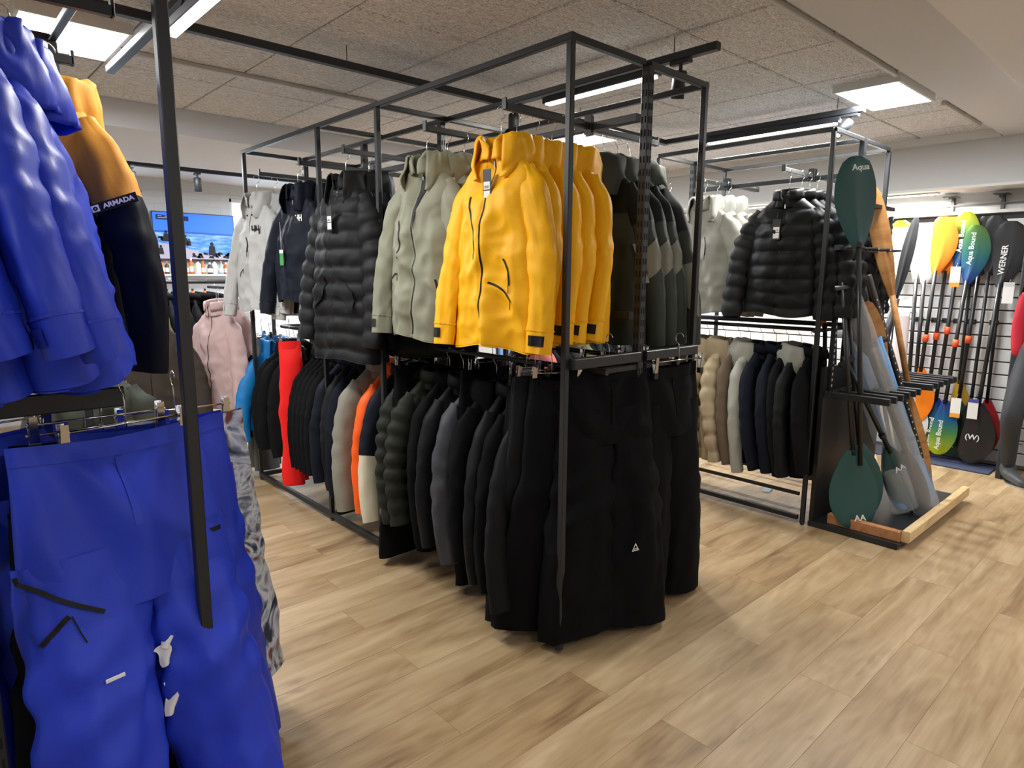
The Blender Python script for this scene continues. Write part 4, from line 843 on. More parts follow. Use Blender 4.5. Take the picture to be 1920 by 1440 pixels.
# ================= PADDLE STAND =================
TEAL = mat('teal_blade', (30, 74, 74), .45, bump=.05, bscale=20); WPAD = wood_mat('paddle_wood', (176, 126, 70), (150, 100, 52), (196, 148, 92), (3, 3, 14), .45, .4)
PINE = wood_mat('pine_batten', (216, 186, 138), (190, 156, 106), (232, 208, 166), (3, 14, 14), .6, .5); PINE2 = wood_mat('brown_batten', (180, 126, 82), (156, 104, 64), (198, 146, 100), (3, 14, 14), .6, .5)
SHAFT = mat('paddle_shaft', (30, 31, 33), .35); FOAM = mat('blue_foam', (92, 142, 190), .6); PLAS = mat('clear_plastic_wrap', (225, 230, 235), .12, spec=.8, alpha=.28, bump=.8, bscale=14)
st = thing('paddle_stand', 'black paddle stand with wooden battens and finger combs at the end of the rear rack', 'paddle stand')
MB().bbox((3.94, 1.10, .0), (5.20, 1.60, .035), .004).ob('base_plate', STEEL, st)
MB().bbox((3.95, 1.575, .035), (4.92, 1.60, .98), .003).ob('back_panel', BLACKP, st)
MB().bbox((3.93, 1.30, .035), (3.948, 1.60, .86), .003).ob('side_panel', BLACKP, st) if False else None
MB().bbox((3.965, 1.115, .035), (4.03, 1.60, .0351), .0).ob('base_lip', STEEL, st) if False else None
MB().bbox((3.975, 1.105, .035), (4.02, 1.50, .095), .003).ob('batten', PINE2, st)
MB().bbox((4.0, 1.06, .035), (5.22, 1.103, .10), .004).ob('batten', PINE, st)
st.location = (0, 0, 0)
for b in (3.95, 4.42, 4.80): pass
MB().bbox((3.95, 1.53, .80), (4.50, 1.57, .84), .003).ob('comb_rail', STEEL, st); MB().bbox((4.72, 1.53, .80), (5.28, 1.57, .84), .003).ob('comb_rail', STEEL, st)
for x in (3.97, 4.08, 4.19, 4.30, 4.41, 4.50, 4.74, 4.85, 4.96, 5.07, 5.18, 5.27): MB().bbox((x-.012, 1.22, .80), (x+.012, 1.54, .84), .003).ob('comb_finger', STEEL, st)
MB().bbox((3.95, 1.555, 1.66), (4.75, 1.585, 1.69), .003).ob('upper_rail', STEEL, st)
for x in (4.05, 4.25, 4.45, 4.65): MB().tube([(x+.06*cos(a*pi/6), 1.53-.07*sin(a*pi/6), 1.675) for a in range(7)], .008, 6).ob('hook_loop', STEEL, st)
MB().bbox((3.95, 1.555, 1.93), (4.78, 1.585, 1.955), .003).ob('upper_rail', STEEL, st)
for x, z0, z1 in ((4.02, .84, 1.66), (4.78, .84, 1.9)):
    MB().bbox((x-.016, 1.56, z0), (x+.016, 1.585, z1), .002).ob('perforated_strip', STEEL, st)
    s = MB(); z = z0+.02
    while z < z1-.02: s.box((x-.006, 1.5585, z), (x+.006, 1.5605, z+.016)); z += .035
    o = s.ob('holes', LABEL, st); o['kind'] = 'stuff'
def blade_mb(L=.46, W=.19, th=.006, curve=.02, tip=.5, mb=None, z0=0, up=1, rib=.008, asym=0, gradient=None):
    """blade lying in xz, grows from the throat at z0 away along z*up"""
    mb = mb or MB()
    def w(t):
        return W/2*(sin(pi*min(1, max(0, (t*.86+.06)))**1.25)**.62)*(1-.0*t)
    def f(u, t, sd):
        s = -1+2*u; ww = w(t) if t < .999 else W*.16
        x = s*ww + asym*W*.25*sin(pi*t); y = curve*(s*s*.6+sin(t*pi*.9)*1.0) + sd*th*(1-.6*s*s) + sd*rib*exp(-(s/.16)**2)*(1-t)
        return (x, y, z0+up*L*t)
    for sd in (-1, 1): mb.grid(lambda u, v: f(u, v, sd), 10, 18, False, 0, flip=(sd*up > 0))
    return mb
def paddle(name, label, top, bot, mb_, ms, Lb=.45, Wb=.18, roll=0, ends=(1, 1), sr=.014, grp=None, txt=None, collar=None, curve=.02, asym=.0, mshaft=None, Wb2=None, band=None, tip2=None):
    """top/bot are the two tips"""
    a = Vector(bot); b = Vector(top); d = b-a; L = d.length
    T = thing(name, label, 'paddle', group=grp)
    zax = d.normalized(); q = zax.to_track_quat('Z', 'Y')
    T.rotation_mode = 'QUATERNION'; from mathutils import Quaternion
    T.rotation_quaternion = Quaternion(zax, roll) @ Vector((0, 0, 1)).rotation_difference(zax); T.location = a
    z0 = Lb if ends[0] else 0; z1 = L-Lb if ends[1] else L
    MB().cyl((0, 0, z0-.03), (0, 0, z1+.03), sr, 12).ob('shaft', mshaft or SHAFT, T, True)
    if ends[0]: blade_mb(Lb, Wb, up=-1, z0=z0, curve=curve, asym=asym).ob('blade', mb_, T, True)
    if ends[1]:
        o = blade_mb(Lb, Wb2 or Wb, up=1, z0=z1, curve=curve, asym=asym).ob('blade', tip2 or mb_, T, True)
    if not ends[1]: MB().bbox((-.045, -.014, L-.02), (.045, .014, L+.012), .008).ob('grip', SHAFT, T)
    if collar:
        for cz in collar[1]: MB().cyl((0, 0, L*cz-.03), (0, 0, L*cz+.03), sr+.007, 12).ob('ferrule', collar[0], T, True)
    if band: MB().cyl((0, 0, L*band-.012), (0, 0, L*band+.012), sr+.006, 12).ob('adjuster_clamp', SHAFT, T)
    if txt: 
        for (s_, zz, sz, mm, rz_) in txt: text('lettering', s_, sz, mm, T, (0, -.017-curve*0-.012, zz), (pi/2, rz_, 0), bold=.0008)
    return T
RL = math.radians(-42)
# teal paddles
t = paddle('paddle', 'teal paddle standing blade up at the stand, white lettering near its tip', (3.955, 1.50, 2.17), (4.02, 1.36, .45), TEAL, None, Lb=.50, Wb=.235, roll=RL, ends=(0, 1), txt=[('Aqua', 1.66, .045, LABEL, 0)], sr=.013, band=.72)
for i, (x, y, l) in enumerate([(4.00, 1.33, 'dark teal paddle with its round blade down, leftmost at the foot of the stand'), (4.24, 1.38, 'dark teal paddle blade partly hidden behind the leftmost one')]):
    paddle('paddle', l, (3.97+.07*i, 1.53, 1.45), (x, y, .045), TEAL, None, Lb=.47, Wb=.29, roll=RL, ends=(1, 0), txt=[('AA', .07, .05, LABEL, 0)], sr=.012, grp='teal paddles standing blade down')
paddle('paddle', 'teal paddle wrapped in clear plastic leaning in the middle of the stand', (4.05, 1.50, 1.02), (4.58, 1.18, .05), TEAL, None, Lb=.50, Wb=.20, roll=RL, ends=(1, 0), txt=[('AA', .36, .05, LABEL, 0)], sr=.014, band=.52)
paddle('paddle', 'long brown wooden paddle with a narrow blade, standing blade up', (4.50, 1.60, 2.06), (4.93, 1.23, .06), WPAD, None, Lb=.72, Wb=.13, roll=RL, ends=(1, 1), sr=.018, mshaft=WPAD, curve=.006)
paddle('paddle', 'short wooden paddle leaning with its blade tip in the bottom corner of the stand', (4.25, 1.50, 1.36), (4.84, 1.24, .06), WPAD, None, Lb=.5, Wb=.15, roll=RL, ends=(1, 1), sr=.017, mshaft=WPAD, curve=.006)
for i, (xt, zt, xb) in enumerate([(4.06, 1.45, 4.60), (4.22, 1.20, 4.52)]):
    T = paddle('wrapped_paddle', ['black paddle in a crinkled clear plastic sleeve leaning across the stand', 'blue foam paddle in a clear plastic sleeve behind the other wrapped one'][i], (xt, 1.54, zt), (xb, 1.14+.1*i, .06), SHAFT if not i else FOAM, None, Lb=.45, Wb=.14, roll=RL, ends=(1, 1), sr=.018, mshaft=FOAM if i else None)
    L_ = (Vector((xt, 1.54, zt))-Vector((xb, 1.14+.1*i, .06))).length
    MB().grid(lambda u, v: ((.085-.02*v)*cos(2*pi*u)*(1+.2*nz3(cos(2*pi*u)*2+i, v*9, 3)), .04*sin(2*pi*u)*(1+.3*nz3(u*3, v*9, i)), L_*v), 20, 40, True).ob('plastic_sleeve', PLAS, T, True)
paddle('paddle', 'slim paddle with pale blue foam tube shaft leaning right of the wooden one', (4.37, 1.44, 1.12), (4.80, 1.17, .06), FOAM, None, Lb=.4, Wb=.1, roll=RL, ends=(1, 0), sr=.024, mshaft=FOAM, band=.42, curve=.004)
BROWN = mat('dark_brown_pole', (40, 32, 27), .5)
for i, (a, b, l) in enumerate([((4.30, 1.51, 1.52), (5.03, 1.23, .05), 'dark perforated pole leaning at the right end of the paddle stand'), ((4.52, 1.55, 1.30), (4.98, 1.36, .05), 'second dark pole leaning beside the perforated one'), ((4.34, 1.55, 1.5), (4.62, 1.3, .06), 'thin black shaft leaning behind the wrapped paddles')]):
    T = thing('pole', l, 'pole'); MB().cyl(a, b, .018 if i < 2 else .012, 10).ob('shaft', BROWN if i < 2 else SHAFT, T, True)
    if i < 2:
        h = MB(); A_, B_ = Vector(a), Vector(b)
        for k in range(26): c_ = A_.lerp(B_, .1+.03*k)+Vector((-.012, -.014, 0)); h.box(tuple(c_-Vector((.004, .002, .005))), tuple(c_+Vector((.004, .002, .005))))
        o = h.ob('holes', LABEL, T); o['kind'] = 'stuff'
    MB().cyl(Vector(b)+Vector((0, 0, 0)), Vector(b)+(Vector(a)-Vector(b))*.02, .022, 10).ob('end_cap', BLACKP, T)
for i, (x, c_, l) in enumerate([(4.2, (196, 190, 180), 'pale wooden paddle blade seen behind the upper rail of the stand'), (4.5, (90, 92, 96), 'grey paddle blade behind the centre upright of the stand'), (4.08, (236, 150, 20), 'yellow paddle blade edge glowing behind the front left post')]):
    paddle('paddle', l, (x, 1.68, 1.92-.15*(i == 2)*2), (x+.12, 1.62, .1), mat('blade_c%d' % i, c_, .4), None, Lb=.42, Wb=[.13, .14, .10][i], roll=-.5, ends=(0, 1), sr=.013)
# ================= WALL PADDLES =================
def gradmat(name, stops):
    m = mat(name, (200, 200, 200), .3); nt = m.node_tree; N = nt.nodes; b = N['Principled BSDF']; tc = N.new('ShaderNodeTexCoord'); sp = N.new('ShaderNodeSeparateXYZ'); nt.links.new(tc.outputs['Generated'], sp.inputs[0])
    c = N.new('ShaderNodeValToRGB'); e = c.color_ramp.elements; e[0].position = stops[0][0]; e[0].color = lin(stops[0][1])+(1,); e[1].position = stops[-1][0]; e[1].color = lin(stops[-1][1])+(1,)
    for p_, q in stops[1:-1]: k = e.new(p_); k.color = lin(q)+(1,)
    nt.links.new(sp.outputs['Z'], c.inputs[0]); nt.links.new(c.outputs[0], b.inputs['Base Color']); return m
LIMEUP = gradmat('lime_blue_up', [(0, (24, 52, 140)), (.35, (20, 98, 140)), (.62, (84, 140, 70)), (.95, (170, 178, 20))]); LIMEDN = gradmat('lime_blue_down', [(.05, (160, 172, 20)), (.4, (70, 130, 70)), (.65, (20, 90, 130)), (1, (24, 40, 130))])
GRNUP = gradmat('green_blue_up', [(0, (24, 50, 130)), (.5, (30, 96, 96)), (1, (80, 120, 40))]); YELF = gradmat('yellow_fade', [(0, (214, 222, 20)), (.15, (244, 246, 230)), (.55, (246, 246, 226)), (.9, (220, 236, 0))])
ORB = mat('orange_blade', (240, 130, 26), .35); WHB = mat('white_blade', (226, 226, 226), .35); GRB = mat('grey_blade', (150, 148, 142), .35); BLB = mat('black_blade', (34, 35, 37), .3); DGB2 = mat('dark_green_blade', (14, 62, 44), .35); REDB = mat('dark_red_blade', (150, 24, 32), .4)
ORC = mat('orange_collar', (240, 90, 40), .5); GOLD = mat('gold_blade', (190, 150, 50), .4)
XW = 6.31; R90 = -pi/2
def wp(label, yt, zt, yb, zb, m1, m2=None, Lb=.46, Wb=.19, txt=None, coll=None, x=XW, ends=(1, 1), roll=R90, asym=.5, sr=.0155):
    return paddle('kayak_paddle', label, (x, yt, zt), (x-.02, yb, zb), m2 or m1, None, Lb=Lb, Wb=Wb, roll=roll, ends=ends, sr=sr, txt=txt, collar=coll, tip2=m1, grp='paddles displayed on the slatwall', asym=asym, curve=.012)
wp('paddle with yellow and clear upper blade, leftmost on the slatwall', 2.00, 1.99, 1.93, .10, YELF, Wb=.21, Lb=.48)
LP = paddle('kayak_paddle', 'thick black paddle seen edge-on, leaning between yellow and grey blades', (6.2, 1.848, 2.0), (6.15, 2.11, .014), BLB, None, Lb=.7, Wb=.10, roll=1.5, sr=.03, curve=.004)
wp('grey paddle blade right of the thick black one', 1.84, 1.93, 1.78, .08, GRB, x=XW-.03)
wp('white paddle blade beside the grey one', 1.77, 1.92, 1.73, .08, WHB, x=XW-.05)
wp('paddle with orange upper blade, rear one of the orange pair', 1.62, 2.0, 1.66, .06, ORB, ORB, Wb=.2, x=XW, coll=(ORC, [.5]))
wp('paddle with orange upper blade, front one of the orange pair', 1.67, 2.0, 1.72, .30, ORB, ORB, Wb=.2, x=XW-.06, coll=(ORC, [.42]))
wp('paddle with large lime to blue faded blades and white script', 1.525, 2.03, 1.60, .06, LIMEUP, LIMEDN, txt=[('Aqua Bound', 1.78, .05, LABEL, -pi/2), ('Aqua Bound', .17, .05, LABEL, -pi/2)], coll=(ORC, [.52]), x=XW-.02)
wp('paddle with smaller green to blue faded blade and white script', 1.43, 1.92, 1.52, .06, GRNUP, LIMEDN, txt=[('Aqua Bound', 1.68, .05, LABEL, -pi/2), ('Aqua Bound', .17, .05, LABEL, -pi/2)], coll=(ORC, [.5]), x=XW-.09)
wp('black paddle with round white emblem, left of a pair', 1.385, 1.99, 1.44, .05, BLB, DGB2, txt=[('Aqua Bound', .20, .05, LABEL, -pi/2)], coll=(ORC, [.5]), x=XW-.0, Wb=.22)
wp('black paddle whose blade overlaps the emblem one from the right', 1.32, 1.99, 1.34, .06, BLB, BLB, Wb=.19, x=XW-.03, sr=.013)
wp('black WERNER paddle nearest the red jacket', 1.215, 1.94, 1.29, .03, BLB, BLB, Wb=.23, Lb=.5, txt=[('WERNER', 1.62, .055, LABEL, -pi/2), ('(W)', .22, .06, LABEL, 0)], x=XW-.08)
wp('dark paddle with red lower blade edge behind the WERNER one', 1.26, 1.93, 1.235, .09, BLB, REDB, x=XW+.03, Wb=.17, sr=.013)
wp('paddle with gold lower blade between green and blue ones', 1.46, 1.90, 1.445, .22, BLB, GOLD, x=XW+.04, Wb=.16, sr=.012)
# swing tags on paddles
for i, (y, z, x, c2, l) in enumerate([(1.53, 1.52, 6.20, (230, 160, 60), 'white and orange hang tag on the lime paddle shaft'), (1.42, .47, 6.19, (230, 160, 60), 'white and orange hang tag above the dark green blade'), (1.30, .48, 6.18, (70, 70, 150), 'white hang tag with violet head above the round logo blade'), (1.17, 1.40, 6.2, (200, 200, 196), 'large pale hang tag between the WERNER paddle and the red jacket')]):
    t = thing('hang_tag', l, 'tag', (x, y, z), 0); MB().bbox((-.001, -.035, -.08), (.001, .035, .08), .0003).ob('card', LABEL, t); MB().bbox((-.002, -.035, -.08 if i < 2 else .05), (-.0005, .035, -.045 if i < 2 else .08), .0002).ob('colour_band', mat('tagc%d' % i, c2, .5), t); MB().cyl((0, 0, .08), (.04, 0, .11), .001, 4).ob('string', LABEL, t)
# paddle holders
ph = MB(); ph.bbox((0, -.03, -.02), (.006, .03, .02), .001); ph.bbox((-.08, -.028, -.004), (.0, -.018, .004), .001); ph.bbox((-.08, .018, -.004), (.0, .028, .004), .001); phm = ph.mesh('paddle_hook', mat('hook_dark', (52, 52, 54), .4))
for i, y in enumerate([1.97, 1.80, 1.68, 1.60, 1.52, 1.42, 1.27]): tag(ob('paddle_hook', phm, None, (6.372, y, 1.16)), ['dark paddle hook behind the leftmost clear paddle', 'dark paddle hook under the grey and white blades', 'dark paddle hook behind the orange pair', 'dark paddle hook right of the orange pair', 'dark paddle hook behind the lime paddle shaft', 'dark paddle hook behind the green-blue paddle', 'dark paddle hook beside the WERNER shaft'][i], 'hook', 'paddle hooks on the slatwall')
tag(MB().bbox((6.05, 1.12, 0), (6.38, 2.3, .012), .004).ob('floor_mat', mat('navy_mat', (44, 52, 78), .8)), 'dark blue mat on the floor under the wall paddles', 'mat')
t = thing('wrapped_item', 'pale pink bagged item hanging by the slatwall beside the dark pole', 'bag', (6.05, 1.83, .92)); MB().grid(lambda u, v: (.03*sin(2*pi*u), (.055+.01*v)*cos(2*pi*u), .28*(1-2*v)), 16, 12, True).ob('bag_body', mat('pale_pink_wrap', (226, 214, 214), .3), t, True); MB().bbox((-.01, -.05, .27), (.01, .05, .31), .003).ob('header_card', LABEL, t); MB().cyl((0, 0, .30), (.335, 0, .30), .004, 8).ob('peg', CHROME, t)
# made-up strip fittings under the bulkhead, added to house the slatwall lights
for i, y in enumerate((2.05, 3.1)):
    t = thing('wall_strip_lamp', ['slim lamp strip under the bulkhead above the yellow and white paddles', 'slim lamp strip under the bulkhead behind the rear rack'][i], 'strip lamp', (6.16, y, 2.185)); MB().bbox((-.02, -.36, -.012), (.02, .36, 0), .002).ob('housing', WHITE, t); MB().box((-.014, -.34, -.0165), (.014, .34, -.012)).ob('diffuser', GLOW, t)
# ================= MANNEQUIN =================
def skin(name, verts, edges, radii, m, parent=None, sub=2):
    ms = bpy.data.meshes.new(name); ms.from_pydata(verts, edges, []); o = ob(name, ms, parent); ms.materials.append(m)
    sm = o.modifiers.new('skin', 'SKIN'); sm.use_smooth_shade = True
    for i, v in enumerate(ms.skin_vertices[0].data): r_ = radii[i]; v.radius = r_ if isinstance(r_, tuple) else (r_, r_)
    ms.skin_vertices[0].data[0].use_root = True
    ss = o.modifiers.new('sub', 'SUBSURF'); ss.levels = sub; ss.render_levels = sub
    dg = bpy.context.evaluated_depsgraph_get(); nm = bpy.data.meshes.new_from_object(o.evaluated_get(dg)); o.modifiers.clear(); o.data = nm; nm.materials.clear(); nm.materials.append(m)
    nm.polygons.foreach_set('use_smooth', [True]*len(nm.polygons)); return o
mn = thing('mannequin', 'mannequin in red paddling jacket, dark trousers and grey boots, one knee bent', 'mannequin', (5.95, .84, 0))
NEO = mat('neoprene', (44, 47, 52), .6, bump=.1, bscale=80); BOOT = mat('boot_grey', (72, 76, 78), .5); REDJ = fabric('red_jacket', (168, 30, 44), .6, .4)
skin('body', [(0, 0, .93), (0, 0, 1.15), (0, .01, 1.38), (0, .0, 1.5), (0, -.01, 1.62), (-.03, .11, .90), (-.16, .14, .50), (.06, .16, .10), (.05, -.12, .88), (.10, -.15, .50), (.16, -.16, .10), (0, .15, 1.42), (.03, .18, 1.15), (.0, .17, .92), (0, -.19, 1.42), (.02, -.28, 1.15), (-.08, -.24, .95), (-.02, 0, 1.72)],
     [(0, 1), (1, 2), (2, 3), (3, 4), (4, 17), (0, 5), (5, 6), (6, 7), (0, 8), (8, 9), (9, 10), (2, 11), (11, 12), (12, 13), (2, 14), (14, 15), (15, 16)],
     [(.15, .12), (.13, .10), (.16, .11), .05, .10, .10, .072, .048, .10, .07, .045, .055, .045, .03, .055, .045, .03, .10], NEO, mn)
skin('jacket', [(0, 0, .90), (0, 0, 1.1), (0, 0, 1.3), (0, 0, 1.45), (0, .15, 1.40), (.03, .185, 1.15), (.0, .17, .93), (0, -.20, 1.40), (.02, -.29, 1.15), (-.08, -.25, .99)],
     [(0, 1), (1, 2), (2, 3), (3, 4), (4, 5), (5, 6), (3, 7), (7, 8), (8, 9)], [(.19, .15), (.175, .135), (.18, .135), .10, .075, .065, .05, .075, .065, .05], REDJ, mn)
for i, (fx, fy, tx, ty) in enumerate([(.06, .16, -.12, .02), (.16, -.16, .02, -.30)]):
    skin('boot', [(fx, fy, .17), (fx, fy, .06), (fx+(tx-fx)*.5, fy+(ty-fy)*.5, .042), (tx, ty, .026)], [(0, 1), (1, 2), (2, 3)], [(.055, .055), (.058, .06), (.048, .04), (.036, .026)], BOOT, mn)
MB().cyl((.02, .0, 0), (.02, .0, .012), .16, 32).cyl((.02, 0, .01), (.02, 0, .30), .009, 10).bbox((.02, -.16, .29), (.035, .10, .305), .003).ob('support_stand', CHROME, mn)
MB().bbox((-.155, -.02, 1.2), (-.150, .03, 1.24), .001).ob('chest_patch', LABEL, mn)
tag(MB().bbox((6.0, 1.03, .0), (6.36, 1.07, 1.72), .006).ob('display_panel', mat('dark_panel', (46, 48, 52), .6)), 'dark upright panel between the slatwall paddles and the mannequin', 'panel')
# ================= BACK OF THE SHOP =================
tv = thing('television', 'wall-mounted television showing a blue sea and beach scene with small dark figures', 'television', (2.44, 7.9, 1.91))
MB().bbox((-.43, 0, -.255), (.43, .05, .255), .004).ob('bezel', BLACKP, tv)
def scr(nm, col, es, pts, y, par): return MB().add([(x, y, z) for x, z in pts], [tuple(range(len(pts)))]).ob(nm, mat(nm+'_emit', col, .5, emit=col, es=es), par)
scn = scr('screen', (28, 92, 214), 1.0, [(-.42, -.245), (.42, -.245), (.42, .245), (-.42, .245)], -.001, tv)
def seamat():
    m = mat('sea_emit', (20, 90, 180), .4, emit=(40, 110, 190), es=1.0); nt = m.node_tree; N = nt.nodes; b = N['Principled BSDF']; tc = N.new('ShaderNodeTexCoord'); mp = N.new('ShaderNodeMapping'); mp.inputs['Scale'].default_value = (5, 1, 26); n = N.new('ShaderNodeTexNoise'); n.inputs['Scale'].default_value = 1.4; n.inputs['Detail'].default_value = 5
    nt.links.new(tc.outputs['Object'], mp.inputs[0]); nt.links.new(mp.outputs[0], n.inputs['Vector']); c = N.new('ShaderNodeValToRGB'); e = c.color_ramp.elements; e[0].position = .4; e[0].color = lin((24, 92, 170))+(1,); e[1].position = .7; e[1].color = lin((150, 186, 214))+(1,); nt.links.new(n.outputs[0], c.inputs[0]); nt.links.new(c.outputs[0], b.inputs['Emission Color']); return m
MB().add([(-.42, -.002, -.19), (.42, -.002, -.20), (.42, -.002, .045), (-.42, -.002, .055)], [(0, 1, 2, 3)]).ob('sea', seamat(), scn)
scr('horizon', (16, 62, 140), .9, [(-.42, .035), (.42, .025), (.42, .045), (-.42, .055)], -.003, scn); scr('beach', (132, 128, 146), .9, [(-.42, -.245), (.42, -.245), (.42, -.20), (.1, -.185), (-.15, -.11), (-.42, -.07)], -.003, scn)
rs = random.Random(4)
fg = MB()
for (x, z, h) in [(-.36, -.20, .10), (-.30, -.06, .12), (-.11, -.10, .12), (-.07, -.10, .08), (.17, -.20, .15), (.38, -.20, .07)]:
    w_ = h*.28; fg.add([(x-w_, -.004, z), (x+w_, -.004, z), (x+w_*.7, -.004, z+h*.7), (x-w_*.7, -.004, z+h*.7)], [(0, 1, 2, 3)]); fg.add([(x+h*.14*cos(a*pi/4), -.004, z+h*.84+h*.15*sin(a*pi/4)) for a in range(8)], [tuple(range(8))])
for k in range(34): x = -.05+rs.random()*.44 if k < 26 else -.42+rs.random()*.2; z = (-.235+rs.random()*.055) if k < 26 else -.06+rs.random()*.03; a = .012+rs.random()*.02; fg.add([(x-a, -.0042, z), (x+a, -.0042, z-.004), (x+a*.7, -.0042, z+.02), (x-a*.5, -.0042, z+.026)], [(0, 1, 2, 3)])
fg.ob('figures', mat('silhouette', (14, 16, 26), .7), scn)
bn = MB().add([(-.39, -.004, .17), (-.06, -.004, .165), (-.06, -.004, .215), (-.39, -.004, .22)], [(0, 1, 2, 3)]).ob('caption_bar', mat('cap_dark', (22, 36, 84), .7), scn); MB().box((-.37, -.0052, .203), (-.33, -.0045, .208)).box((-.30, -.0052, .203), (-.22, -.0045, .208)).box((-.37, -.0052, .185), (-.25, -.0045, .19)).ob('caption_text', LABEL, bn)
sh = thing('wall_shelf', 'white wall shelf of bottles under the television', 'shelf', (2.5, 7.86, 1.50)); MB().bbox((-.62, -.16, -.02), (.62, .13, 0), .003).ob('board', WHITE, sh); MB().bbox((-.62, -.16, -.32), (.62, .13, -.30), .003).ob('board', WHITE, sh)
for x in (-.4, .4): MB().bbox((x-.012, -.12, -.08), (x+.012, .13, -.02), .002).ob('bracket', WHITE, sh)
BC = [(236, 110, 40), (230, 230, 226), (234, 120, 50), (60, 66, 74), (240, 240, 238), (150, 180, 200), (226, 90, 40)]
def bottle(h, r, c, cap, kind):
    pr = [(0, 0), (r, 0), (r, h*.62), (r*.8, h*.72), (r*.36, h*.8), (r*.36, h*.86)]; mb = MB(); n = 12; vs = [(a*cos(2*pi*k/n), a*sin(2*pi*k/n), z) for a, z in pr for k in range(n)]
    mb.add(vs, [(i*n+k, i*n+(k+1) % n, (i+1)*n+(k+1) % n, (i+1)*n+k) for i in range(len(pr)-1) for k in range(n)]); o = mb.ob('bottle', mat('bottle_%d' % (c[0]*7+c[1]), c, .35), None, True)
    MB().cyl((0, 0, h*.85), (0, 0, h), r*.42, 10).ob('cap', mat('cap_%d' % (cap[0]+cap[2]*3), cap, .4), o); MB().cyl((0, 0, h*.15), (0, 0, h*.5), r*1.02, 12).ob('paper_label', mat('blabel', (220, 214, 206), .5), o); return o
x = -.58; i = 0
cn = {0: 'orange', 1: 'white', 2: 'orange', 3: 'dark grey', 4: 'white', 5: 'pale blue', 6: 'red-orange'}
while x < .6:
    k = i % 7; h = .13+.05*((i*37 % 10)/10); o = bottle(h, .024+.006*(i % 3)/2, BC[k], [(240, 120, 40), (30, 30, 30), (236, 236, 236)][(i*5) % 3], 0); o.location = (2.5+x, 7.80+.03*(i % 2), 1.50)
    tag(o, '%s small bottle on the white shelf under the television' % cn[k], 'bottle', '%s bottles on the shelf' % cn[k]); x += .062; i += 1
for j in range(5):
    o = bottle(.14, .03, BC[(j*2+1) % 7], (30, 30, 30), 0); o.location = (1.95+.13*j, 7.80, 1.20); tag(o, '%s bottle on the lower board of the white shelf' % cn[(j*2+1) % 7], 'bottle', '%s bottles on the lower board' % cn[(j*2+1) % 7])
# pink fleece rack
pk = thing('clothes_rack', 'low black rack far back left holding pink fleeces and dark garments', 'clothes rack', (0, 0, 0))
for y in (5.3, 6.3):
    for x in (.9, 2.2): bar(pk, 'frame_post', (x, y, .012), (x, y, 1.44)); MB().cyl((x, y, 0), (x, y, .013), .014, 10).ob('foot', BLACKP, pk)
    bar(pk, 'base_rail', (.9, y, .05), (2.2, y, .05), .016)
for x in (.9, 2.2): bar(pk, 'side_rail', (x, 5.3, .05), (x, 6.3, .05), .016); bar(pk, 'side_rail', (x, 5.3, 1.44), (x, 6.3, 1.44))
MB().tube([(.88, 6.3, 1.44), (2.22, 6.3, 1.44)], .0125, 10).ob('hang_rail', STEEL, pk); MB().tube([(.88, 5.3, 1.44), (2.22, 5.3, 1.44)], .0125, 10).ob('hang_rail', STEEL, pk)
fp, *_ = jacket('fleece_jacket', 'dusty pink fleece facing the aisle, nearest of the far-left group', m=PNK, L=.74, ws=.17, wh=.19, dep=.09, sl=.72, flare=.04, seed=301, hood=0, tabs=False, fold=1.3); place(fp, 1.66, 5.0, 1.27, D(-66), hang='hanger inside the nearest pink fleece', group='pink fleeces')
index_kids(); c = copytree(fp); place(c, 1.80, 5.08, 1.26, D(-70), 'dusty pink fleece right of and behind the nearest one', 'pink fleeces', 'hanger inside the right-hand pink fleece'); c = copytree(fp); place(c, 1.74, 5.2, 1.25, D(-64), 'dusty pink fleece behind the left sleeve of the nearest one', 'pink fleeces', 'hanger inside the rear pink fleece')
bar(pk, 'face_out_arm', (1.70, 4.86, 1.405), (1.70, 5.28, 1.405), .01)
kj, *_ = jacket('jacket', 'khaki green garment behind the pink fleeces', m=GRN2, L=.72, seed=305, hood=0, tabs=False, res=.7); place(kj, 1.42, 5.75, 1.30, D(60), hang='hanger inside the khaki garment'); index_kids()
tkb = fabric('dark_brown_fleece', (56, 48, 42), .85, .2)
for i in range(12):
    c = copytree(fl); place(c, .98+i*.10, 6.3, 1.29, D(84+(i*7) % 12), 'dark garment on the rear rail of the far-left rack', 'dark garments on the rear rail', '')
bs, *_ = jacket('fleece_jacket', 'dark brown fleece hanging low left of the thick near post', m=tkb, L=.74, seed=308, hood=0, tabs=False, res=.8, wh=.25); place(bs, 1.22, 5.05, 1.16, D(-25), hang='hanger inside the dark brown fleece')
kg, *_ = jacket('jacket', 'grey-green jacket draped low behind the lower arm of the near rack', m=fabric('sage_cloth', (54, 58, 50), .8, .3), L=.62, seed=310, hood=1, tabs=False, res=.8, dep=.12, fold=1.8); place(kg, .60, 3.55, 1.05, D(-35), hang='hanger inside the grey-green draped jacket')
wdk = thing('clothes_rack', 'dark rack of navy garments deep in the left background', 'clothes rack'); bar(wdk, 'hang_rail', (.2, 6.9, 1.5), (1.6, 6.9, 1.5))
for x in (.2, 1.6): bar(wdk, 'frame_post', (x, 6.9, .0), (x, 6.9, 1.5))
nv, *_ = jacket('jacket', 'x', m=NVY, L=.78, seed=312, hood=0, tabs=False, res=.6)
index_kids()
for i in range(9): c = nv if i == 0 else copytree(nv); place(c, .3+i*.14, 6.9, 1.36, D(70), 'dark navy garment deep in the left background', 'navy garments deep in the background')
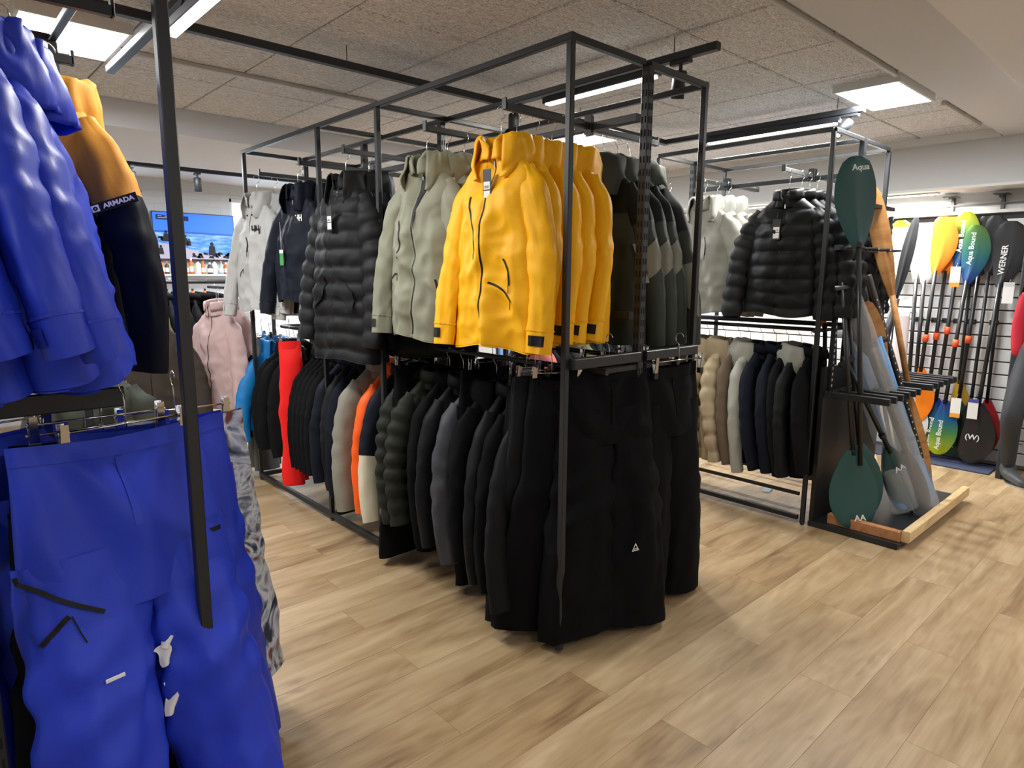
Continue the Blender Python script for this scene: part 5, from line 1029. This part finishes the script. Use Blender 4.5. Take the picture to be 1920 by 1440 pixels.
def shoe(x, y, rz, label, m_):
    t = thing('shoe', label, 'shoe', (x, y, 0), rz); MB().grid(lambda u, v: ((-.13+.26*v), .042*cos(2*pi*u)*(1-.35*abs(v-.4)), .03+(.03+.025*(1-v))*sin(2*pi*u)), 14, 12, True).ob('upper', m_, t, True); MB().bbox((-.135, -.045, 0), (.135, .045, .02), .008).ob('sole', WHITE, t)
shoe(1.32, 6.2, .5, 'white shoe on the floor left of the thick near post', mat('shoe_white', (200, 200, 198), .5)); shoe(1.22, 6.35, .9, 'grey shoe on the floor behind the white one', mat('shoe_grey', (120, 122, 110), .5))
t = thing('sensor_box', 'small blue-white cylinder standing on the floor behind the gold clip', 'canister', (1.25, 5.5, 0)); MB().cyl((0, 0, .0), (0, 0, .09), .045, 20).ob('can', mat('can_blue', (60, 66, 140), .4), t, True); MB().cyl((0, 0, .09), (0, 0, .10), .04, 20).ob('lid', LABEL, t)
# ---- racks between the middle rack and the right wall
rb = thing('clothes_rack', 'long black rack of dark garments behind the rear rack', 'clothes rack')
for x in (3.3, 5.3): bar(rb, 'frame_post', (x, 3.5, .0), (x, 3.5, 1.22))
for x in (3.3, 5.3): bar(rb, 'base_rail', (x, 3.25, .02), (x, 3.75, .02))
MB().tube([(3.28, 3.5, 1.2), (5.32, 3.5, 1.2)], .0125, 10).ob('hang_rail', STEEL, rb)
index_kids()
for i in range(18):
    x = 3.38+i*.105; c = copytree(fl if i % 3 else blkj); place(c, x, 3.5, 1.05, D(82+(i*5) % 14), ['black or charcoal garment on the rack behind the rear rack'][0], 'dark garments behind the rear rack')
br_, *_ = jacket('jacket', 'khaki brown garment among the dark row behind the middle rack', m=GRN2, L=.6, seed=330, hood=0, tabs=False, res=.6); place(br_, 3.82, 3.46, 1.06, D(80))
rj, *_ = jacket('jacket', 'faded red garment sliver beside the slotted upright in the background', m=mat('faded_red', (170, 90, 90), .8), L=.6, seed=331, hood=0, tabs=False, res=.6); place(rj, 3.36, 3.46, 1.08, D(80))
# denim shelf far right back
dn = thing('jeans_rail', 'far rail of blue denim jeans seen under the yellow jackets', 'clothes rack', (5.6, 5.6, 0)); bar(dn, 'rail', (-.7, 0, 1.05), (.72, 0, 1.05))
for x in (-.7, .72): bar(dn, 'post', (x, 0, 0), (x, 0, 1.05))
DEN = [fabric('denim_%d' % i, c, .8, .3) for i, c in enumerate([(96, 136, 186), (130, 160, 196), (70, 100, 150), (150, 160, 176)])]
jn = folded_trousers('jeans', 'blue denim jeans on the far rail', DEN[0], L=.9, w_=.10, dep=.04, seed=340, cat='jeans', res=.6); KIDS.clear(); index_kids()
jm = [k.data for k in KIDS[jn.name]]
dm = []
for d_ in DEN:
    row = []
    for q in jm: qq = q.copy(); qq.materials.clear(); qq.materials.append(d_); row.append(qq)
    dm.append(row)
for i in range(11):
    c = jn if i == 0 else copytree(jn); c.location = (4.98+i*.115, 5.6, 1.0); c.rotation_euler = (0, 0, D(60)); 
    c['label'] = ['light blue', 'pale grey-blue', 'mid blue', 'washed grey'][i % 4]+' denim jeans on the far rail'; c['group'] = ['light blue', 'pale grey-blue', 'mid blue', 'washed grey'][i % 4]+' jeans on the far rail'
    for ch, q in zip([k for k in bpy.data.objects if k.parent == c], dm[i % 4]): ch.data = q
# white wall panel and caps on pegs behind the rear rack
for i, (x, y, z, cc, l) in enumerate([(6.2, 3.05, 1.28, (198, 196, 180), 'pale beige cap on a peg of the bright slatwall'), (6.2, 2.82, 1.26, (150, 150, 150), 'grey cap on a peg right of the beige cap'), (6.2, 2.35, .98, (60, 62, 64), 'dark patterned cap low on the bright slatwall')]):
    t = thing('cap', l, 'cap', (x, y, z), pi/2); mm = mat('cap_cloth%d' % i, cc, .8)
    MB().grid(lambda u, v: (.095*cos(2*pi*u)*cos(v*pi/2), .105*sin(2*pi*u)*cos(v*pi/2), .10*sin(v*pi/2)), 20, 8, True).ob('crown', mm, t, True); MB().grid(lambda u, v: ((.09+.06*v)*cos(pi*(1+u)), (.10+.07*v)*sin(pi*(1+u)), -.004-.02*v*v), 14, 3).ob('visor', mm, t, True); MB().cyl((0, 0, .095), (0, 0, .106), .008, 8).ob('top_button', mm, t)
    MB().cyl((.0, -.0, .02), (0, -.2, .02), .004, 6).ob('peg_clip', CHROME, t)
